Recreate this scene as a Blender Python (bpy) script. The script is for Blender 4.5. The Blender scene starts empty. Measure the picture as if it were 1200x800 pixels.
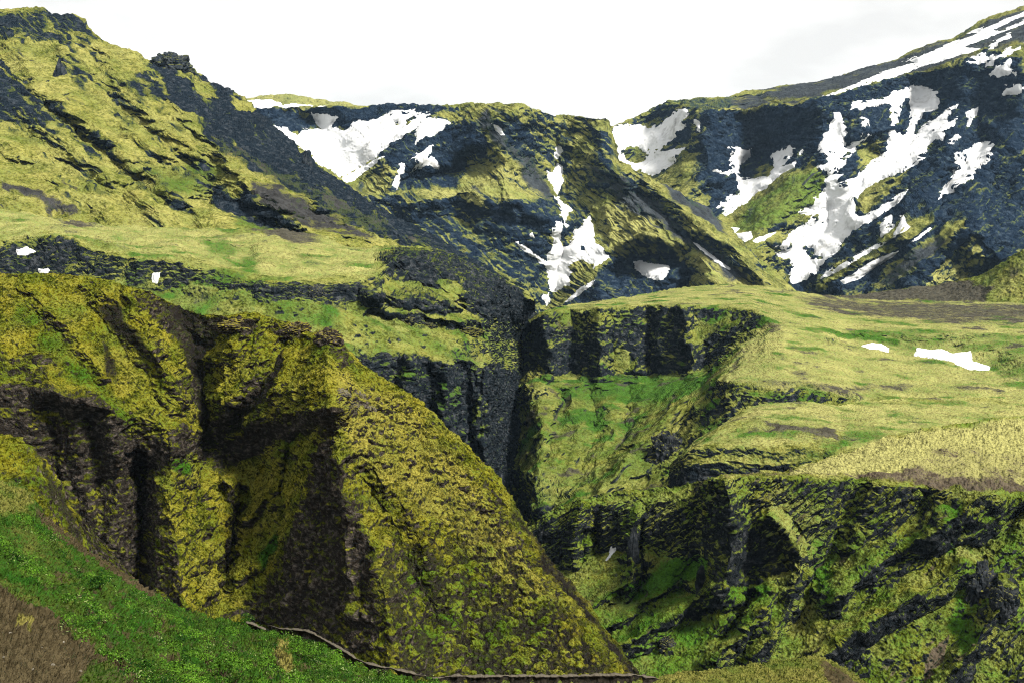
import bpy, math, random
import numpy as np
from concurrent.futures import ThreadPoolExecutor

# ------------------------------------------------------------------ camera, light
C = bpy.context.scene
FPX, PITCH = 1287.0, math.atan(130 / 1287.0)      # focal length in units of a 1200 px wide frame
cam = bpy.data.cameras.new('camera')
cam.sensor_width = 36.0
cam.lens = FPX / 1200 * 36
cam.clip_start, cam.clip_end = 1.0, 30000
cam_o = bpy.data.objects.new('camera', cam)
cam_o.rotation_euler = (math.pi / 2 - PITCH, 0, 0)
C.collection.objects.link(cam_o)
C.camera = cam_o

SUN_EL, SUN_AZ = math.radians(46), math.radians(130)   # azimuth measured clockwise from the view direction (+Y)
world = bpy.data.worlds.new('World')
C.world = world
world.use_nodes = True
wn, wl = world.node_tree.nodes, world.node_tree.links
wn.clear()
w_out = wn.new('ShaderNodeOutputWorld')
w_bg = wn.new('ShaderNodeBackground')
w_bg.inputs['Strength'].default_value = 0.1
sky = wn.new('ShaderNodeTexSky')
sky.sky_type = 'NISHITA'
sky.sun_disc = False
sky.sun_elevation = SUN_EL
sky.sun_rotation = SUN_AZ
w_tc = wn.new('ShaderNodeTexCoord')
w_no = wn.new('ShaderNodeTexNoise')
w_no.inputs['Scale'].default_value = 3.0
w_no.inputs['Detail'].default_value = 5.0
w_mp = wn.new('ShaderNodeMapping')
w_mp.inputs['Scale'].default_value = (1, 1, 2.6)
w_rp = wn.new('ShaderNodeValToRGB')
w_rp.color_ramp.elements[0].position = 0.38
w_rp.color_ramp.elements[0].color = (3.3, 3.26, 3.16, 1)
w_rp.color_ramp.elements[1].position = 0.55
w_rp.color_ramp.elements[1].color = (4.7, 4.62, 4.45, 1)
w_mx = wn.new('ShaderNodeMix')
w_mx.data_type = 'RGBA'
w_mx.inputs[0].default_value = 0.97
wl.new(w_tc.outputs['Generated'], w_mp.inputs[0])
wl.new(w_mp.outputs[0], w_no.inputs['Vector'])
wl.new(w_no.outputs['Fac'], w_rp.inputs[0])
wl.new(sky.outputs[0], w_mx.inputs[6])
wl.new(w_rp.outputs[0], w_mx.inputs[7])
wl.new(w_mx.outputs[2], w_bg.inputs['Color'])
wl.new(w_bg.outputs[0], w_out.inputs[0])

sun = bpy.data.lights.new('sun', 'SUN')
sun.energy = 3.9
sun.angle = math.radians(10)
sun.color = (1.0, 0.95, 0.86)
sun_o = bpy.data.objects.new('sun', sun)
sun_o.rotation_euler = (math.pi / 2 - SUN_EL, 0, math.pi - SUN_AZ)   # a lamp shines along its own -Z
C.collection.objects.link(sun_o)

C.view_settings.view_transform = 'Standard'
C.view_settings.look = 'None'
C.view_settings.gamma = 1
C.view_settings.exposure = 1.5
C.cycles.use_denoising = True
C.cycles.denoising_prefilter = 'NONE'
C.cycles.filter_width = 1.1
C.cycles.max_bounces = 4
C.cycles.diffuse_bounces = 2
C.cycles.volume_bounces = 0

# ------------------------------------------------------------------ maths helpers
f32 = np.float32
SP, CP = math.sin(PITCH), math.cos(PITCH)


def P(px, py, d):
    """the point at forward distance d that stands at this place of the view"""
    u = (px - 600.0) / FPX
    v = (py - 400.0) / FPX
    den = CP - v * SP
    return np.stack([u * d / den, d + 0 * u, (-SP - v * CP) * d / den], -1)


def proj(X):
    dpt = X[..., 1] * CP - X[..., 2] * SP
    upc = X[..., 1] * SP + X[..., 2] * CP
    return 600 + FPX * X[..., 0] / dpt, 400 - FPX * upc / dpt


_r = np.random.RandomState(7)
_perm = _r.permutation(256).astype(np.int32)
_perm = np.concatenate([_perm, _perm, _perm])
_g = _r.normal(size=(256, 3)).astype(f32)
_g /= np.linalg.norm(_g, axis=1, keepdims=True)
_g *= 1.5
POOL = ThreadPoolExecutor(4)


def _perlin(p):
    fl = np.floor(p)
    i = fl.astype(np.int32) & 255
    f = p - fl
    u = f * f * f * (f * (f * 6 - 15) + 10)
    res = 0
    for dx in (0, 1):
        wx = u[:, 0] if dx else 1 - u[:, 0]
        a = _perm[(i[:, 0] + dx) & 255]
        for dy in (0, 1):
            wy = wx * (u[:, 1] if dy else 1 - u[:, 1])
            b = _perm[(a + i[:, 1] + dy) & 255]
            for dz in (0, 1):
                w = wy * (u[:, 2] if dz else 1 - u[:, 2])
                g = _g[_perm[(b + i[:, 2] + dz) & 255]]
                res = res + w * (g[:, 0] * (f[:, 0] - dx) + g[:, 1] * (f[:, 1] - dy) + g[:, 2] * (f[:, 2] - dz))
    return res


def pmap(fn, p):
    sh = p.shape[:-1]
    q = np.ascontiguousarray(p.reshape(-1, 3), dtype=f32)
    parts = [q[k:k + 40000] for k in range(0, len(q), 40000)]
    return np.concatenate(list(POOL.map(fn, parts))).reshape(sh)


def perlin(p):
    return pmap(_perlin, p)


def fbm(p, octv=4, gain=0.5):
    def fn(q):
        s, a = 0, 1.0
        for k in range(octv):
            s = s + a * _perlin(q * f32(2.03 ** k) + f32(17.3 * k))
            a *= gain
        return s
    return pmap(fn, p)


def ridged(p, octv=4, gain=0.55):
    """0 in the hollows, towards 1 on sharp crests"""
    def fn(q):
        s, a, w, t = 0, 1.0, 1.0, 0.0
        for k in range(octv):
            n = 1 - np.abs(_perlin(q * f32(2.07 ** k) + f32(31.7 * k)))
            n = n * n * w
            s = s + a * n
            t += a
            w = np.clip(n * 1.6, 0, 1)
            a *= gain
        return s / t
    return pmap(fn, p)


def _cells(q):
    fl = np.floor(q)
    i = fl.astype(np.int32)
    f = q - fl
    d1 = np.full(len(q), 9.0, f32)
    d2 = np.full(len(q), 9.0, f32)
    idv = np.zeros(len(q), f32)
    for dx in (-1, 0, 1):
        for dy in (-1, 0, 1):
            for dz in (-1, 0, 1):
                h = _perm[(_perm[(_perm[(i[:, 0] + dx) & 255] + i[:, 1] + dy) & 255] + i[:, 2] + dz) & 255]
                o = _g[h] * 0.27 + 0.5
                dd = (o[:, 0] + dx - f[:, 0]) ** 2 + (o[:, 1] + dy - f[:, 1]) ** 2 + (o[:, 2] + dz - f[:, 2]) ** 2
                near = dd < d1
                d2 = np.where(near, d1, np.minimum(d2, dd))
                idv = np.where(near, h.astype(f32) / 255, idv)
                d1 = np.minimum(d1, dd)
    return np.stack([np.sqrt(d1), np.sqrt(d2), idv], -1)


def cells(p):
    sh = p.shape[:-1]
    q = np.ascontiguousarray(p.reshape(-1, 3), dtype=f32)
    parts = [q[k:k + 40000] for k in range(0, len(q), 40000)]
    r = np.concatenate(list(POOL.map(_cells, parts))).reshape(sh + (3,))
    return r[..., 0], r[..., 1], r[..., 2]


def sstep(a, b, x):
    t = np.clip((x - a) / (b - a), 0, 1)
    return t * t * (3 - 2 * t)


def line_dist(x, y, pts):
    best = np.full(x.shape, 1e9, f32)
    for (x0, y0), (x1, y1) in zip(pts[:-1], pts[1:]):
        vx, vy = x1 - x0, y1 - y0
        L = vx * vx + vy * vy + 1e-9
        t = np.clip(((x - x0) * vx + (y - y0) * vy) / L, 0, 1)
        best = np.minimum(best, (x - x0 - t * vx) ** 2 + (y - y0 - t * vy) ** 2)
    return np.sqrt(best)


def poly_sd(x, y, pts):
    """signed distance to a polygon, positive inside"""
    pts = list(pts)
    xs = [p[0] for p in pts]
    ys = [p[1] for p in pts]
    out = np.full(x.shape, -60.0, f32)
    m = (x > min(xs) - 50) & (x < max(xs) + 50) & (y > min(ys) - 50) & (y < max(ys) + 50)
    if not m.any():
        return out
    a, b = x[m], y[m]
    ins = np.zeros(a.shape, bool)
    for (x0, y0), (x1, y1) in zip(pts, pts[1:] + pts[:1]):
        if y0 == y1:
            continue
        c = ((y0 > b) != (y1 > b)) & (a < (x1 - x0) * (b - y0) / (y1 - y0) + x0)
        ins ^= c
    dd = line_dist(a, b, pts + pts[:1])
    out[m] = np.where(ins, dd, -dd)
    return out


def blur(a, n, ax):
    if n < 1:
        return a
    k = np.exp(-0.5 * (np.arange(-2 * n, 2 * n + 1) / n) ** 2)
    k /= k.sum()
    pad = [(0, 0), (0, 0)]
    pad[ax] = (2 * n, 2 * n)
    b = np.pad(a, pad, mode='edge')
    out = 0
    for j, w in enumerate(k):
        sl = [slice(None), slice(None)]
        sl[ax] = slice(j, j + a.shape[ax])
        out = out + w * b[tuple(sl)]
    return out


def normals(X):
    du = np.gradient(X, axis=1)
    dv = np.gradient(X, axis=0)
    n = np.cross(dv, du)
    return n / (np.linalg.norm(n, axis=-1, keepdims=True) + 1e-9)


def T(x0, y0, s, pts):
    return [(x0 + a / s, y0 + b / s) for a, b in pts]


# ------------------------------------------------------------------ materials
def col(c):
    return (c[0], c[1], c[2], 1)


def nd(nt, kind, **kw):
    n = nt.nodes.new(kind)
    for k, v in kw.items():
        n.inputs[k].default_value = v
    return n


def math_node(nt, op, a, b, c=None):
    n = nt.nodes.new('ShaderNodeMath')
    n.operation = op
    for k, v in enumerate((a, b, c)):
        if v is None:
            continue
        if isinstance(v, (int, float)):
            n.inputs[k].default_value = v
        else:
            nt.links.new(v, n.inputs[k])
    return n.outputs[0]


def mix_node(nt, fac, a, b, blend='MIX'):
    n = nt.nodes.new('ShaderNodeMix')
    n.data_type = 'RGBA'
    n.blend_type = blend
    for k, v in ((0, fac), (6, a), (7, b)):
        if isinstance(v, (int, float)):
            n.inputs[k].default_value = v
        elif isinstance(v, tuple):
            n.inputs[k].default_value = v
        else:
            nt.links.new(v, n.inputs[k])
    return n.outputs[2]


def smooth_node(nt, val, lo, hi):
    n = nt.nodes.new('ShaderNodeMapRange')
    n.interpolation_type = 'SMOOTHSTEP'
    nt.links.new(val, n.inputs[0])
    n.inputs[1].default_value = lo
    n.inputs[2].default_value = hi
    return n.outputs[0]


def base_mat(name):
    m = bpy.data.materials.new(name)
    m.use_nodes = True
    nt = m.node_tree
    b = nt.nodes['Principled BSDF']
    b.inputs['Roughness'].default_value = 0.95
    b.inputs['Specular IOR Level'].default_value = 0.0
    return m, nt, b


def terrain_mat(name, s, mossA, mossB, lush, straw, soil, rockA, rockB, bump=1.0, speck=0.55, olive=None, fine_k=1.0):
    """s: metres that one unit of a 1200-wide frame covers at this landform's distance"""
    m, nt, bs = base_mat(name)
    L = nt.links
    at = nt.nodes.new('ShaderNodeAttribute')
    at.attribute_name = 'zone'
    sep = nt.nodes.new('ShaderNodeSeparateColor')
    L.new(at.outputs['Color'], sep.inputs[0])
    R, G, B, A = sep.outputs[0], sep.outputs[1], sep.outputs[2], at.outputs['Alpha']
    geo = nt.nodes.new('ShaderNodeNewGeometry')

    def noise(wl, det=4, rough=0.6, stretch=None):
        n = nd(nt, 'ShaderNodeTexNoise', Scale=1 / (wl * s), Detail=det, Roughness=rough)
        if stretch:
            mp = nt.nodes.new('ShaderNodeMapping')
            mp.inputs['Scale'].default_value = stretch
            L.new(geo.outputs['Position'], mp.inputs[0])
            L.new(mp.outputs[0], n.inputs['Vector'])
        else:
            L.new(geo.outputs['Position'], n.inputs['Vector'])
        return n.outputs['Fac']
    n_big, n_mid, n_fine = noise(45, 5), noise(14, 5, 0.65), noise(3.5, 3, 0.7)
    n_rock = noise(9, 6, 0.7, (1, 1, 1.8))
    mfac = smooth_node(nt, math_node(nt, 'ADD', math_node(nt, 'MULTIPLY', n_big, 0.5), math_node(nt, 'MULTIPLY', n_mid, 0.5)), 0.38, 0.62)
    c = mix_node(nt, mfac, col(mossA), col(mossB))
    jit = math_node(nt, 'MULTIPLY_ADD', n_mid, 1.1, -0.55)
    jit2 = math_node(nt, 'MULTIPLY_ADD', n_fine, 1.5 * fine_k, -0.75 * fine_k)
    both = math_node(nt, 'ADD', jit, jit2)

    def mask(ch, lo=0.35, hi=0.65):
        return smooth_node(nt, math_node(nt, 'ADD', ch, both), lo, hi)
    c = mix_node(nt, mask(A, -0.1, 1.1), c, col(straw))
    c = mix_node(nt, mask(G, -0.05, 1.1), c, col(lush))
    # tufts and gaps in the sward
    sp = smooth_node(nt, n_fine, 0.28, 0.66)
    sp2 = smooth_node(nt, n_mid, 0.30, 0.62)
    spk = math_node(nt, 'ADD', math_node(nt, 'MULTIPLY_ADD', sp, speck, 1.08 - speck), math_node(nt, 'MULTIPLY_ADD', sp2, 0.35, -0.22))
    comb = nt.nodes.new('ShaderNodeCombineColor')
    for k in range(3):
        L.new(spk, comb.inputs[k])
    c = mix_node(nt, 1.0, c, comb.outputs[0], 'MULTIPLY')
    so = mix_node(nt, smooth_node(nt, n_mid, 0.35, 0.65), col(soil), col(tuple(v * 0.55 for v in soil)))
    c = mix_node(nt, mask(B, 0.25, 0.75), c, so)
    rk = mix_node(nt, smooth_node(nt, n_rock, 0.46, 0.74), col(rockA), col(rockB))
    if olive is None:
        olive = tuple(0.30 * v + 0.4 * r for v, r in zip(mossA, rockB))
    c = mix_node(nt, mask(R, -0.05, 0.62), c, col(olive))
    c = mix_node(nt, mask(R, 0.42, 0.72), c, rk)
    L.new(c, bs.inputs['Base Color'])
    bp = nd(nt, 'ShaderNodeBump', Strength=1.0, Distance=3.0 * s * bump)
    hsum = math_node(nt, 'ADD', math_node(nt, 'MULTIPLY', n_fine, fine_k), math_node(nt, 'MULTIPLY', n_mid, 0.8))
    L.new(hsum, bp.inputs['Height'])
    L.new(bp.outputs[0], bs.inputs['Normal'])
    return m


def snow_mat():
    m, nt, bs = base_mat('snow')
    L = nt.links
    geo = nt.nodes.new('ShaderNodeNewGeometry')
    n = nd(nt, 'ShaderNodeTexNoise', Scale=0.02, Detail=6, Roughness=0.65)
    n2 = nd(nt, 'ShaderNodeTexNoise', Scale=0.12, Detail=4, Roughness=0.6)
    L.new(geo.outputs['Position'], n.inputs['Vector'])
    L.new(geo.outputs['Position'], n2.inputs['Vector'])
    f = smooth_node(nt, math_node(nt, 'ADD', math_node(nt, 'MULTIPLY', n.outputs[0], 0.7), math_node(nt, 'MULTIPLY', n2.outputs[0], 0.3)), 0.50, 0.74)
    c = mix_node(nt, f, (0.50, 0.51, 0.52, 1), (0.20, 0.197, 0.19, 1))  # grey dirt patches, darkened so the colour also gives the snow visible shading
    L.new(c, bs.inputs['Base Color'])
    bs.inputs['Roughness'].default_value = 0.7
    bp = nd(nt, 'ShaderNodeBump', Strength=0.5, Distance=1.0)
    L.new(n2.outputs[0], bp.inputs['Height'])
    L.new(bp.outputs[0], bs.inputs['Normal'])
    return m


def rock_mat(name, a, b, s, moss=None):
    m, nt, bs = base_mat(name)
    L = nt.links
    geo = nt.nodes.new('ShaderNodeNewGeometry')
    n = nd(nt, 'ShaderNodeTexNoise', Scale=1 / (8 * s), Detail=7, Roughness=0.7)
    n2 = nd(nt, 'ShaderNodeTexNoise', Scale=1 / (2.2 * s), Detail=4, Roughness=0.7)
    L.new(geo.outputs['Position'], n.inputs['Vector'])
    L.new(geo.outputs['Position'], n2.inputs['Vector'])
    c = mix_node(nt, smooth_node(nt, n.outputs[0], 0.38, 0.66), col(a), col(b))
    if moss:
        sx = nt.nodes.new('ShaderNodeSeparateXYZ')
        L.new(geo.outputs['Normal'], sx.inputs[0])
        up = math_node(nt, 'ADD', sx.outputs[2], math_node(nt, 'MULTIPLY_ADD', n2.outputs[0], 0.9, -0.45))
        c = mix_node(nt, smooth_node(nt, up, 0.62, 0.85), c, col(moss))
    L.new(c, bs.inputs['Base Color'])
    bp = nd(nt, 'ShaderNodeBump', Strength=0.9, Distance=1.2 * s)
    L.new(math_node(nt, 'ADD', n2.outputs[0], n.outputs[0]), bp.inputs['Height'])
    L.new(bp.outputs[0], bs.inputs['Normal'])
    return m


# ------------------------------------------------------------------ mesh helpers
def mesh_obj(name, verts, faces, mat, smooth=True, zone=None):
    """verts (n,3), faces (m,4) or (m,3) arrays"""
    me = bpy.data.meshes.new(name)
    verts = np.asarray(verts, f32)
    faces = np.asarray(faces, np.int32)
    k = faces.shape[1]
    me.vertices.add(len(verts))
    me.vertices.foreach_set('co', verts.ravel())
    me.loops.add(faces.size)
    me.loops.foreach_set('vertex_index', faces.ravel())
    me.polygons.add(len(faces))
    me.polygons.foreach_set('loop_start', np.arange(0, faces.size, k, dtype=np.int32))
    me.polygons.foreach_set('use_smooth', np.full(len(faces), smooth, bool))
    me.update(calc_edges=True)
    if zone is not None:
        at = me.attributes.new('zone', 'FLOAT_COLOR', 'POINT')
        at.data.foreach_set('color', np.ascontiguousarray(zone.reshape(-1, 4), dtype=f32).ravel())
    me.materials.append(mat)
    o = bpy.data.objects.new(name, me)
    C.collection.objects.link(o)
    return o


def tag(o, label, cat, group=None, kind=None):
    o['label'] = label
    o['category'] = cat
    if group:
        o['group'] = group
    if kind:
        o['kind'] = kind
    return o


def grid_faces(nv, nu):
    i = np.arange(nv * nu, dtype=np.int32).reshape(nv, nu)
    return np.stack([i[:-1, :-1], i[1:, :-1], i[1:, 1:], i[:-1, 1:]], -1).reshape(-1, 4)


LAND = {}


def landform(name, px0, px1, rows, segs, mat, s, strokes=(), paints=(), base=(0.2, 0.1, 0.0, 0.2), back=None, den=1.25,
             big=4.0, mid=2.5, rocky=5.0, fine=0.7, rill=None, lump=None, left_edge=None, right_edge=None, wrap_r=None, wrap=None, tilt=0.0, soil_k=0.0, ledge_k=0.6, stroke_k=1.0, rock_k=1.9, outcrop=0.5, slope_k=1.5, slope_mid=0.5, rock_lo=0.3, rock_hi=0.75,
             smooth_v=3, smooth_u=3, warp=6.0, strata=1.0, seed=0.0, label=None):
    """A landform lofted through level lines. rows: lines of (view x, view y, distance) from the crest to the foot; segs: mesh rows
    between two lines; strokes: ridges (+) and gullies (-) in metres; paints: zones of rock / lush / soil / straw;
    back: (metres back, metres down) of the slope behind the crest."""
    nu = int((px1 - px0) * den) + 1
    pxs = np.linspace(px0, px1, nu)
    PY, DD = [], []
    for k, r in enumerate(rows):
        r = np.array(r, float)
        PY.append(np.interp(pxs, r[:, 0], r[:, 1]))
        DD.append(np.interp(pxs, r[:, 0], r[:, 2]))
    PY, DD = np.array(PY), np.array(DD)
    if smooth_u:
        PY[1:] = blur(PY[1:], smooth_u, 1)
        DD = blur(DD, smooth_u * 3, 1)
    py, d = [], []
    for k, n in enumerate(segs):
        t = np.linspace(0, 1, n, endpoint=False)[:, None]
        py.append(PY[k] + (PY[k + 1] - PY[k]) * t)
        # interpolate 1/d, which is straight along a straight slope
        d.append(1 / (1 / DD[k] + (1 / DD[k + 1] - 1 / DD[k]) * t))
    py.append(PY[-1:])
    d.append(DD[-1:])
    py, d = np.concatenate(py), np.concatenate(d)
    sk = py[0].copy()
    if smooth_v:
        d = blur(d, smooth_v, 0)
        py = blur(py, max(1, smooth_v // 2), 0)
        py[0] = sk
    px = np.broadcast_to(pxs, py.shape).copy()
    if left_edge:
        le = np.array(left_edge, float)
        lx = np.interp(py, le[:, 0], le[:, 1])
        t = np.clip((px - px0) / 90.0, 0, 1)
        px = px + (lx - px0) * (1 - t) ** 1.5
    if right_edge:
        le = np.array(right_edge, float)
        lx = np.interp(py, le[:, 0], le[:, 1])
        t = np.clip((px1 - pxs) / 90.0, 0, 1)
        px = px + (lx - px1) * (1 - t) ** 1.5
    if wrap_r:
        d = d + wrap_r[1] * np.clip(1 - (px1 - pxs) / wrap_r[0], 0, 1) ** 2
    if wrap:
        d = d + wrap[1] * np.clip(1 - (pxs - px0) / wrap[0], 0, 1) ** 2
    X = P(px, py, d).astype(f32)
    q = X / f32(s) + f32(seed)
    # hand-drawn lines and zones are bent a little so that no edge is straight
    wx = warp * fbm(q / 38, 3)
    wy = warp * fbm(q / 38 + 50, 3)
    ax, ay = px + wx, py + wy
    front = np.ones(py.shape, bool)
    for st in strokes:
        amt, w, pts = st[0] * stroke_k, st[1], st[2]
        prof = st[3] if len(st) > 3 else 'tent'
        if prof == 'poly':
            f = sstep(-w, w, poly_sd(ax, ay, pts))
        else:
            f = np.clip(1 - line_dist(ax, ay, pts) / w, 0, 1)
            if prof == 'round':
                f = f * f * (3 - 2 * f)
        d = d - amt * f
    zone = np.zeros(py.shape + (4,), f32)
    zone[...] = base
    for ch, val, feather, pts in paints:
        if len(pts) == 1:
            (cx, cy, rx, ry), = pts
            sd = (1 - np.sqrt(((ax - cx) / rx) ** 2 + ((ay - cy) / ry) ** 2)) * min(rx, ry)
        else:
            sd = poly_sd(ax, ay, pts)
        m = sstep(-feather, feather, sd)
        zone[..., ch] += (val - zone[..., ch]) * m
    nb = 0
    X = P(px, py, d).astype(f32)
    if back:
        nb = 26
        t = (np.linspace(1, 0, nb, endpoint=False) ** 1.3)[:, None]
        B = np.repeat(X[:1], nb, 0)
        B[..., 1] += back[0] * t
        B[..., 2] -= back[1] * t ** 0.8
        X = np.concatenate([B, X])
        zone = np.concatenate([np.repeat(zone[:1], nb, 0), zone])
        px = np.concatenate([np.repeat(px[:1], nb, 0), px])
        py = np.concatenate([np.repeat(py[:1], nb, 0), py])
    N0 = normals(blur3(X, 2))
    q = X / f32(s) + f32(seed)
    steep = sstep(0.75, 0.35, N0[..., 2])
    rk = np.clip(np.maximum(zone[..., 0], steep * 0.7), 0, 1.2)
    rk = sstep(rock_lo, rock_hi, rk + 0.25 * fbm(q / 30 + 9, 3))
    h = big * fbm(q / 90, 3) + mid * fbm(q / 34 + 3, 3)
    base_h = h.copy()
    # bedded rock: blocks, ledges and clefts
    sq = q * np.array([1, 1, 1.0], f32)
    sq = sq + (3.0 * perlin(q / 25 + 77))[..., None].astype(f32)
    if tilt:
        sq = sq.copy()
        sq[..., 2] -= tilt * sq[..., 0]
    r1 = ridged(sq / np.array([42, 42, 26], f32), 4) - 0.45
    c1, c2, cid = cells(sq / np.array([13, 13, 9], f32))
    blk = np.clip(c2 - c1, 0, 0.5) * 1.6 + (cid - 0.5) * 0.9
    lay = fbm(sq / np.array([40, 40, 5.5], f32), 2)
    e1, e2, eid = cells(sq / np.array([5.2, 5.2, 4.0], f32) + 15)
    blk2 = np.clip(e2 - e1, 0, 0.5) * 1.4 + (eid - 0.5) * 0.9
    rock_h = rocky * (1.15 * r1 + 0.36 * blk + 0.17 * blk2 + 0.22 * strata * lay + 0.10 * fbm(q / 5 + 33, 2))
    g1 = fbm(q / 12 + 21, 3)
    moss_h = fine * (2.4 * g1 + 1.5 * fbm(q / 4.2 + 5, 2))
    if rill:
        (ux, uy), wl, amp = rill
        n = math.hypot(ux, uy)
        ux, uy = ux / n, uy / n
        a = (px * -uy + py * ux) + 5 * fbm(q / 40 + 11, 2)
        b = px * ux + py * uy
        rl = ridged(np.stack([a / wl, b / (wl * 7), 0 * a + seed], -1), 3)
        rl2 = fbm(np.stack([a / (wl * 0.45), b / (wl * 5), 0 * a + 9], -1), 2)
        amp = amp * sstep(0.985, 0.90, N0[..., 2])
        moss_h = moss_h + amp * ((0.5 - rl) * -2.0 + 0.5 * rl2)
        rillmask = sstep(0.30, 0.12, rl) * np.clip(amp, 0, 1)
        streak = amp * (1.0 * (0.40 - rl) + 0.35 * rl2)
    else:
        rillmask = 0
        streak = 0
    gap = 0
    if lump is not None:
        amp, wl, pts = lump
        lm = sstep(-25, 25, poly_sd(px + 6 * g1, py, pts)) if pts else 1.0
        l1, l2, lid = cells(q / wl + 40)
        l3, l4, lid2 = cells(q / (wl * 0.5) + 80)
        dome = np.sqrt(np.clip(1 - (l1 / 0.62) ** 2, 0, 1))
        dome2 = np.sqrt(np.clip(1 - (l3 / 0.62) ** 2, 0, 1))
        on = sstep(0.15, 0.5, lid + 0.3 * g1)
        moss_h = moss_h + lm * amp * (dome * on + 0.45 * dome2)
        gap = lm * sstep(0.62, 0.25, dome * on * 0.75 + 0.45 * dome2) * (0.35 + 1.15 * sstep(540, 690, py))
    out = sstep(0.30, 0.75, 1.2 * fbm(q / 11 + 150, 3) + 0.35 * fbm(q / 60 + 170, 2)) * sstep(0.97, 0.90, N0[..., 2]) if outcrop else 0
    h = base_h + rk * rock_h + (1 - rk) * (moss_h + outcrop * out * (2.0 + 0.5 * rock_h))
    edge = np.ones(py.shape)
    X0 = X + N0 * (s * base_h)[..., None]
    X = (X + N0 * (s * h * edge)[..., None]).astype(f32)
    N = normals(X)
    n1 = fbm(q / 18 + 61, 3)
    kk = slope_k * (1 - rk) + rock_k * rk
    flat = (slope_mid - N[..., 2]) * kk
    mh = fbm(sq / np.array([24, 24, 6], f32) + 210, 3)
    mv = fbm(q / np.array([5, 5, 34], f32) + 240, 2)
    ms = np.maximum(sstep(0.08, 0.42, mh), 0.85 * sstep(0.18, 0.5, mv)) * sstep(0.02, 0.35, N[..., 2] + 0.15)
    if rock_k > 1.2:
        zone[..., 0] = np.where(zone[..., 0] > 0.5, 0.5 + (zone[..., 0] - 0.5) * 0.8, zone[..., 0])
    z = zone.copy()
    z[..., 0] = np.clip(zone[..., 0] + flat + 0.22 * n1 + streak + outcrop * 0.9 * out - ledge_k * rk * ms, -0.6, 1.5)
    z[..., 1] = zone[..., 1] + 0.35 * fbm(q / 40 + 91, 3)
    z[..., 2] = zone[..., 2] + 0.15 * n1 + 0.6 * rillmask + 0.5 * gap
    if soil_k:
        z[..., 2] += soil_k * sstep(0.25, 0.7, fbm(q / 46 + 310, 4)) * (zone[..., 0] < 0.4)
        z[..., 1] += soil_k * 1.1 * sstep(0.2, 0.6, fbm(q / 60 + 340, 4))
    z[..., 3] = zone[..., 3] + 0.30 * fbm(q / 50 + 131, 3)
    nv = X.shape[0]
    o = mesh_obj(name, X.reshape(-1, 3), grid_faces(nv, nu), mat, False, z)
    o['kind'] = 'structure'
    if label:
        o['label'] = label
    LAND[name] = dict(X=X, N=N, X0=X0, nb=nb, s=s, o=o)
    return o


def blur3(X, n):
    return np.stack([blur(blur(X[..., k], n, 0), n, 1) for k in range(3)], -1)


def surf(name, px, py):
    """the point of a landform that stands nearest to this place of the view"""
    L = LAND[name]
    if 'pp' not in L:
        L['pp'] = proj(L['X'])
    x, y = L['pp']
    k = (x - px) ** 2 + (y - py) ** 2
    k[:L['nb']] = 1e9
    i = np.unravel_index(np.argmin(k), k.shape)
    return L['X'][i], L['N'][i]


SNOW = snow_mat()


def snow(land, pts, label, holes=(), thick=1.6, rough=1.2, group='snow patches left on the mountainsides'):
    """a snow patch lying on its landform: thick in the middle, its rim sunk into the ground"""
    L = LAND[land]
    if 'sx' not in L:
        S = blur3(L['X'], 5)
        L['S'] = S
        L['SN'] = normals(S)
        L['sx'] = proj(L['X'])
        q = L['X'] / f32(L['s'])
        lift = np.einsum('...k,...k->...', L['X'] - blur3(L['X'], 5), L['SN']) / L['s']
        L['sn'] = (fbm(q / 7 + 200, 4, 0.65), fbm(q / 7 + 260, 4, 0.65), fbm(q / 16 + 300, 3), lift)
    x, y = L['sx']
    a, b, cn, pro = L['sn']
    x = x + rough * a
    y = y + rough * b
    sd = poly_sd(x, y, pts)
    for hpts in holes:
        sd = np.minimum(sd, -poly_sd(x, y, hpts))
    sd = sd - rough * (1.1 * np.clip(pro - 0.15, -0.5, 3) - 0.5 * a) * sstep(9, 2, np.abs(sd))
    sd[:L['nb']] = -60
    keep = sd > -1.6
    s = L['s']
    off = (sstep(-1.2, 5, sd) * thick * 1.1 + sstep(-1.6, -0.1, sd) * 0.55 - 0.62 + 0.25 * cn * sstep(1, 6, sd)) * s
    # the snow fills the small hollows and always covers the ground beneath it
    t = sstep(0, 3, sd)[..., None]
    pos = L['X'] * (1 - t) + L['S'] * t
    lift = np.einsum('...k,...k->...', L['X'] - pos, L['SN'])
    pos = pos + L['SN'] * np.clip(lift * 0.55, 0, None)[..., None]
    pos = pos + L['SN'] * off[..., None]
    nv, nu = sd.shape
    fc = grid_faces(nv, nu)
    kf = keep.ravel()
    fc = fc[kf[fc].all(1)]
    if not len(fc):
        print('EMPTY snow', label)
        return
    used, inv = np.unique(fc, return_inverse=True)
    o = mesh_obj('snow_patch', pos.reshape(-1, 3)[used], inv.reshape(-1, 4), SNOW, True)
    return tag(o, label, 'snow patch', group)

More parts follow.
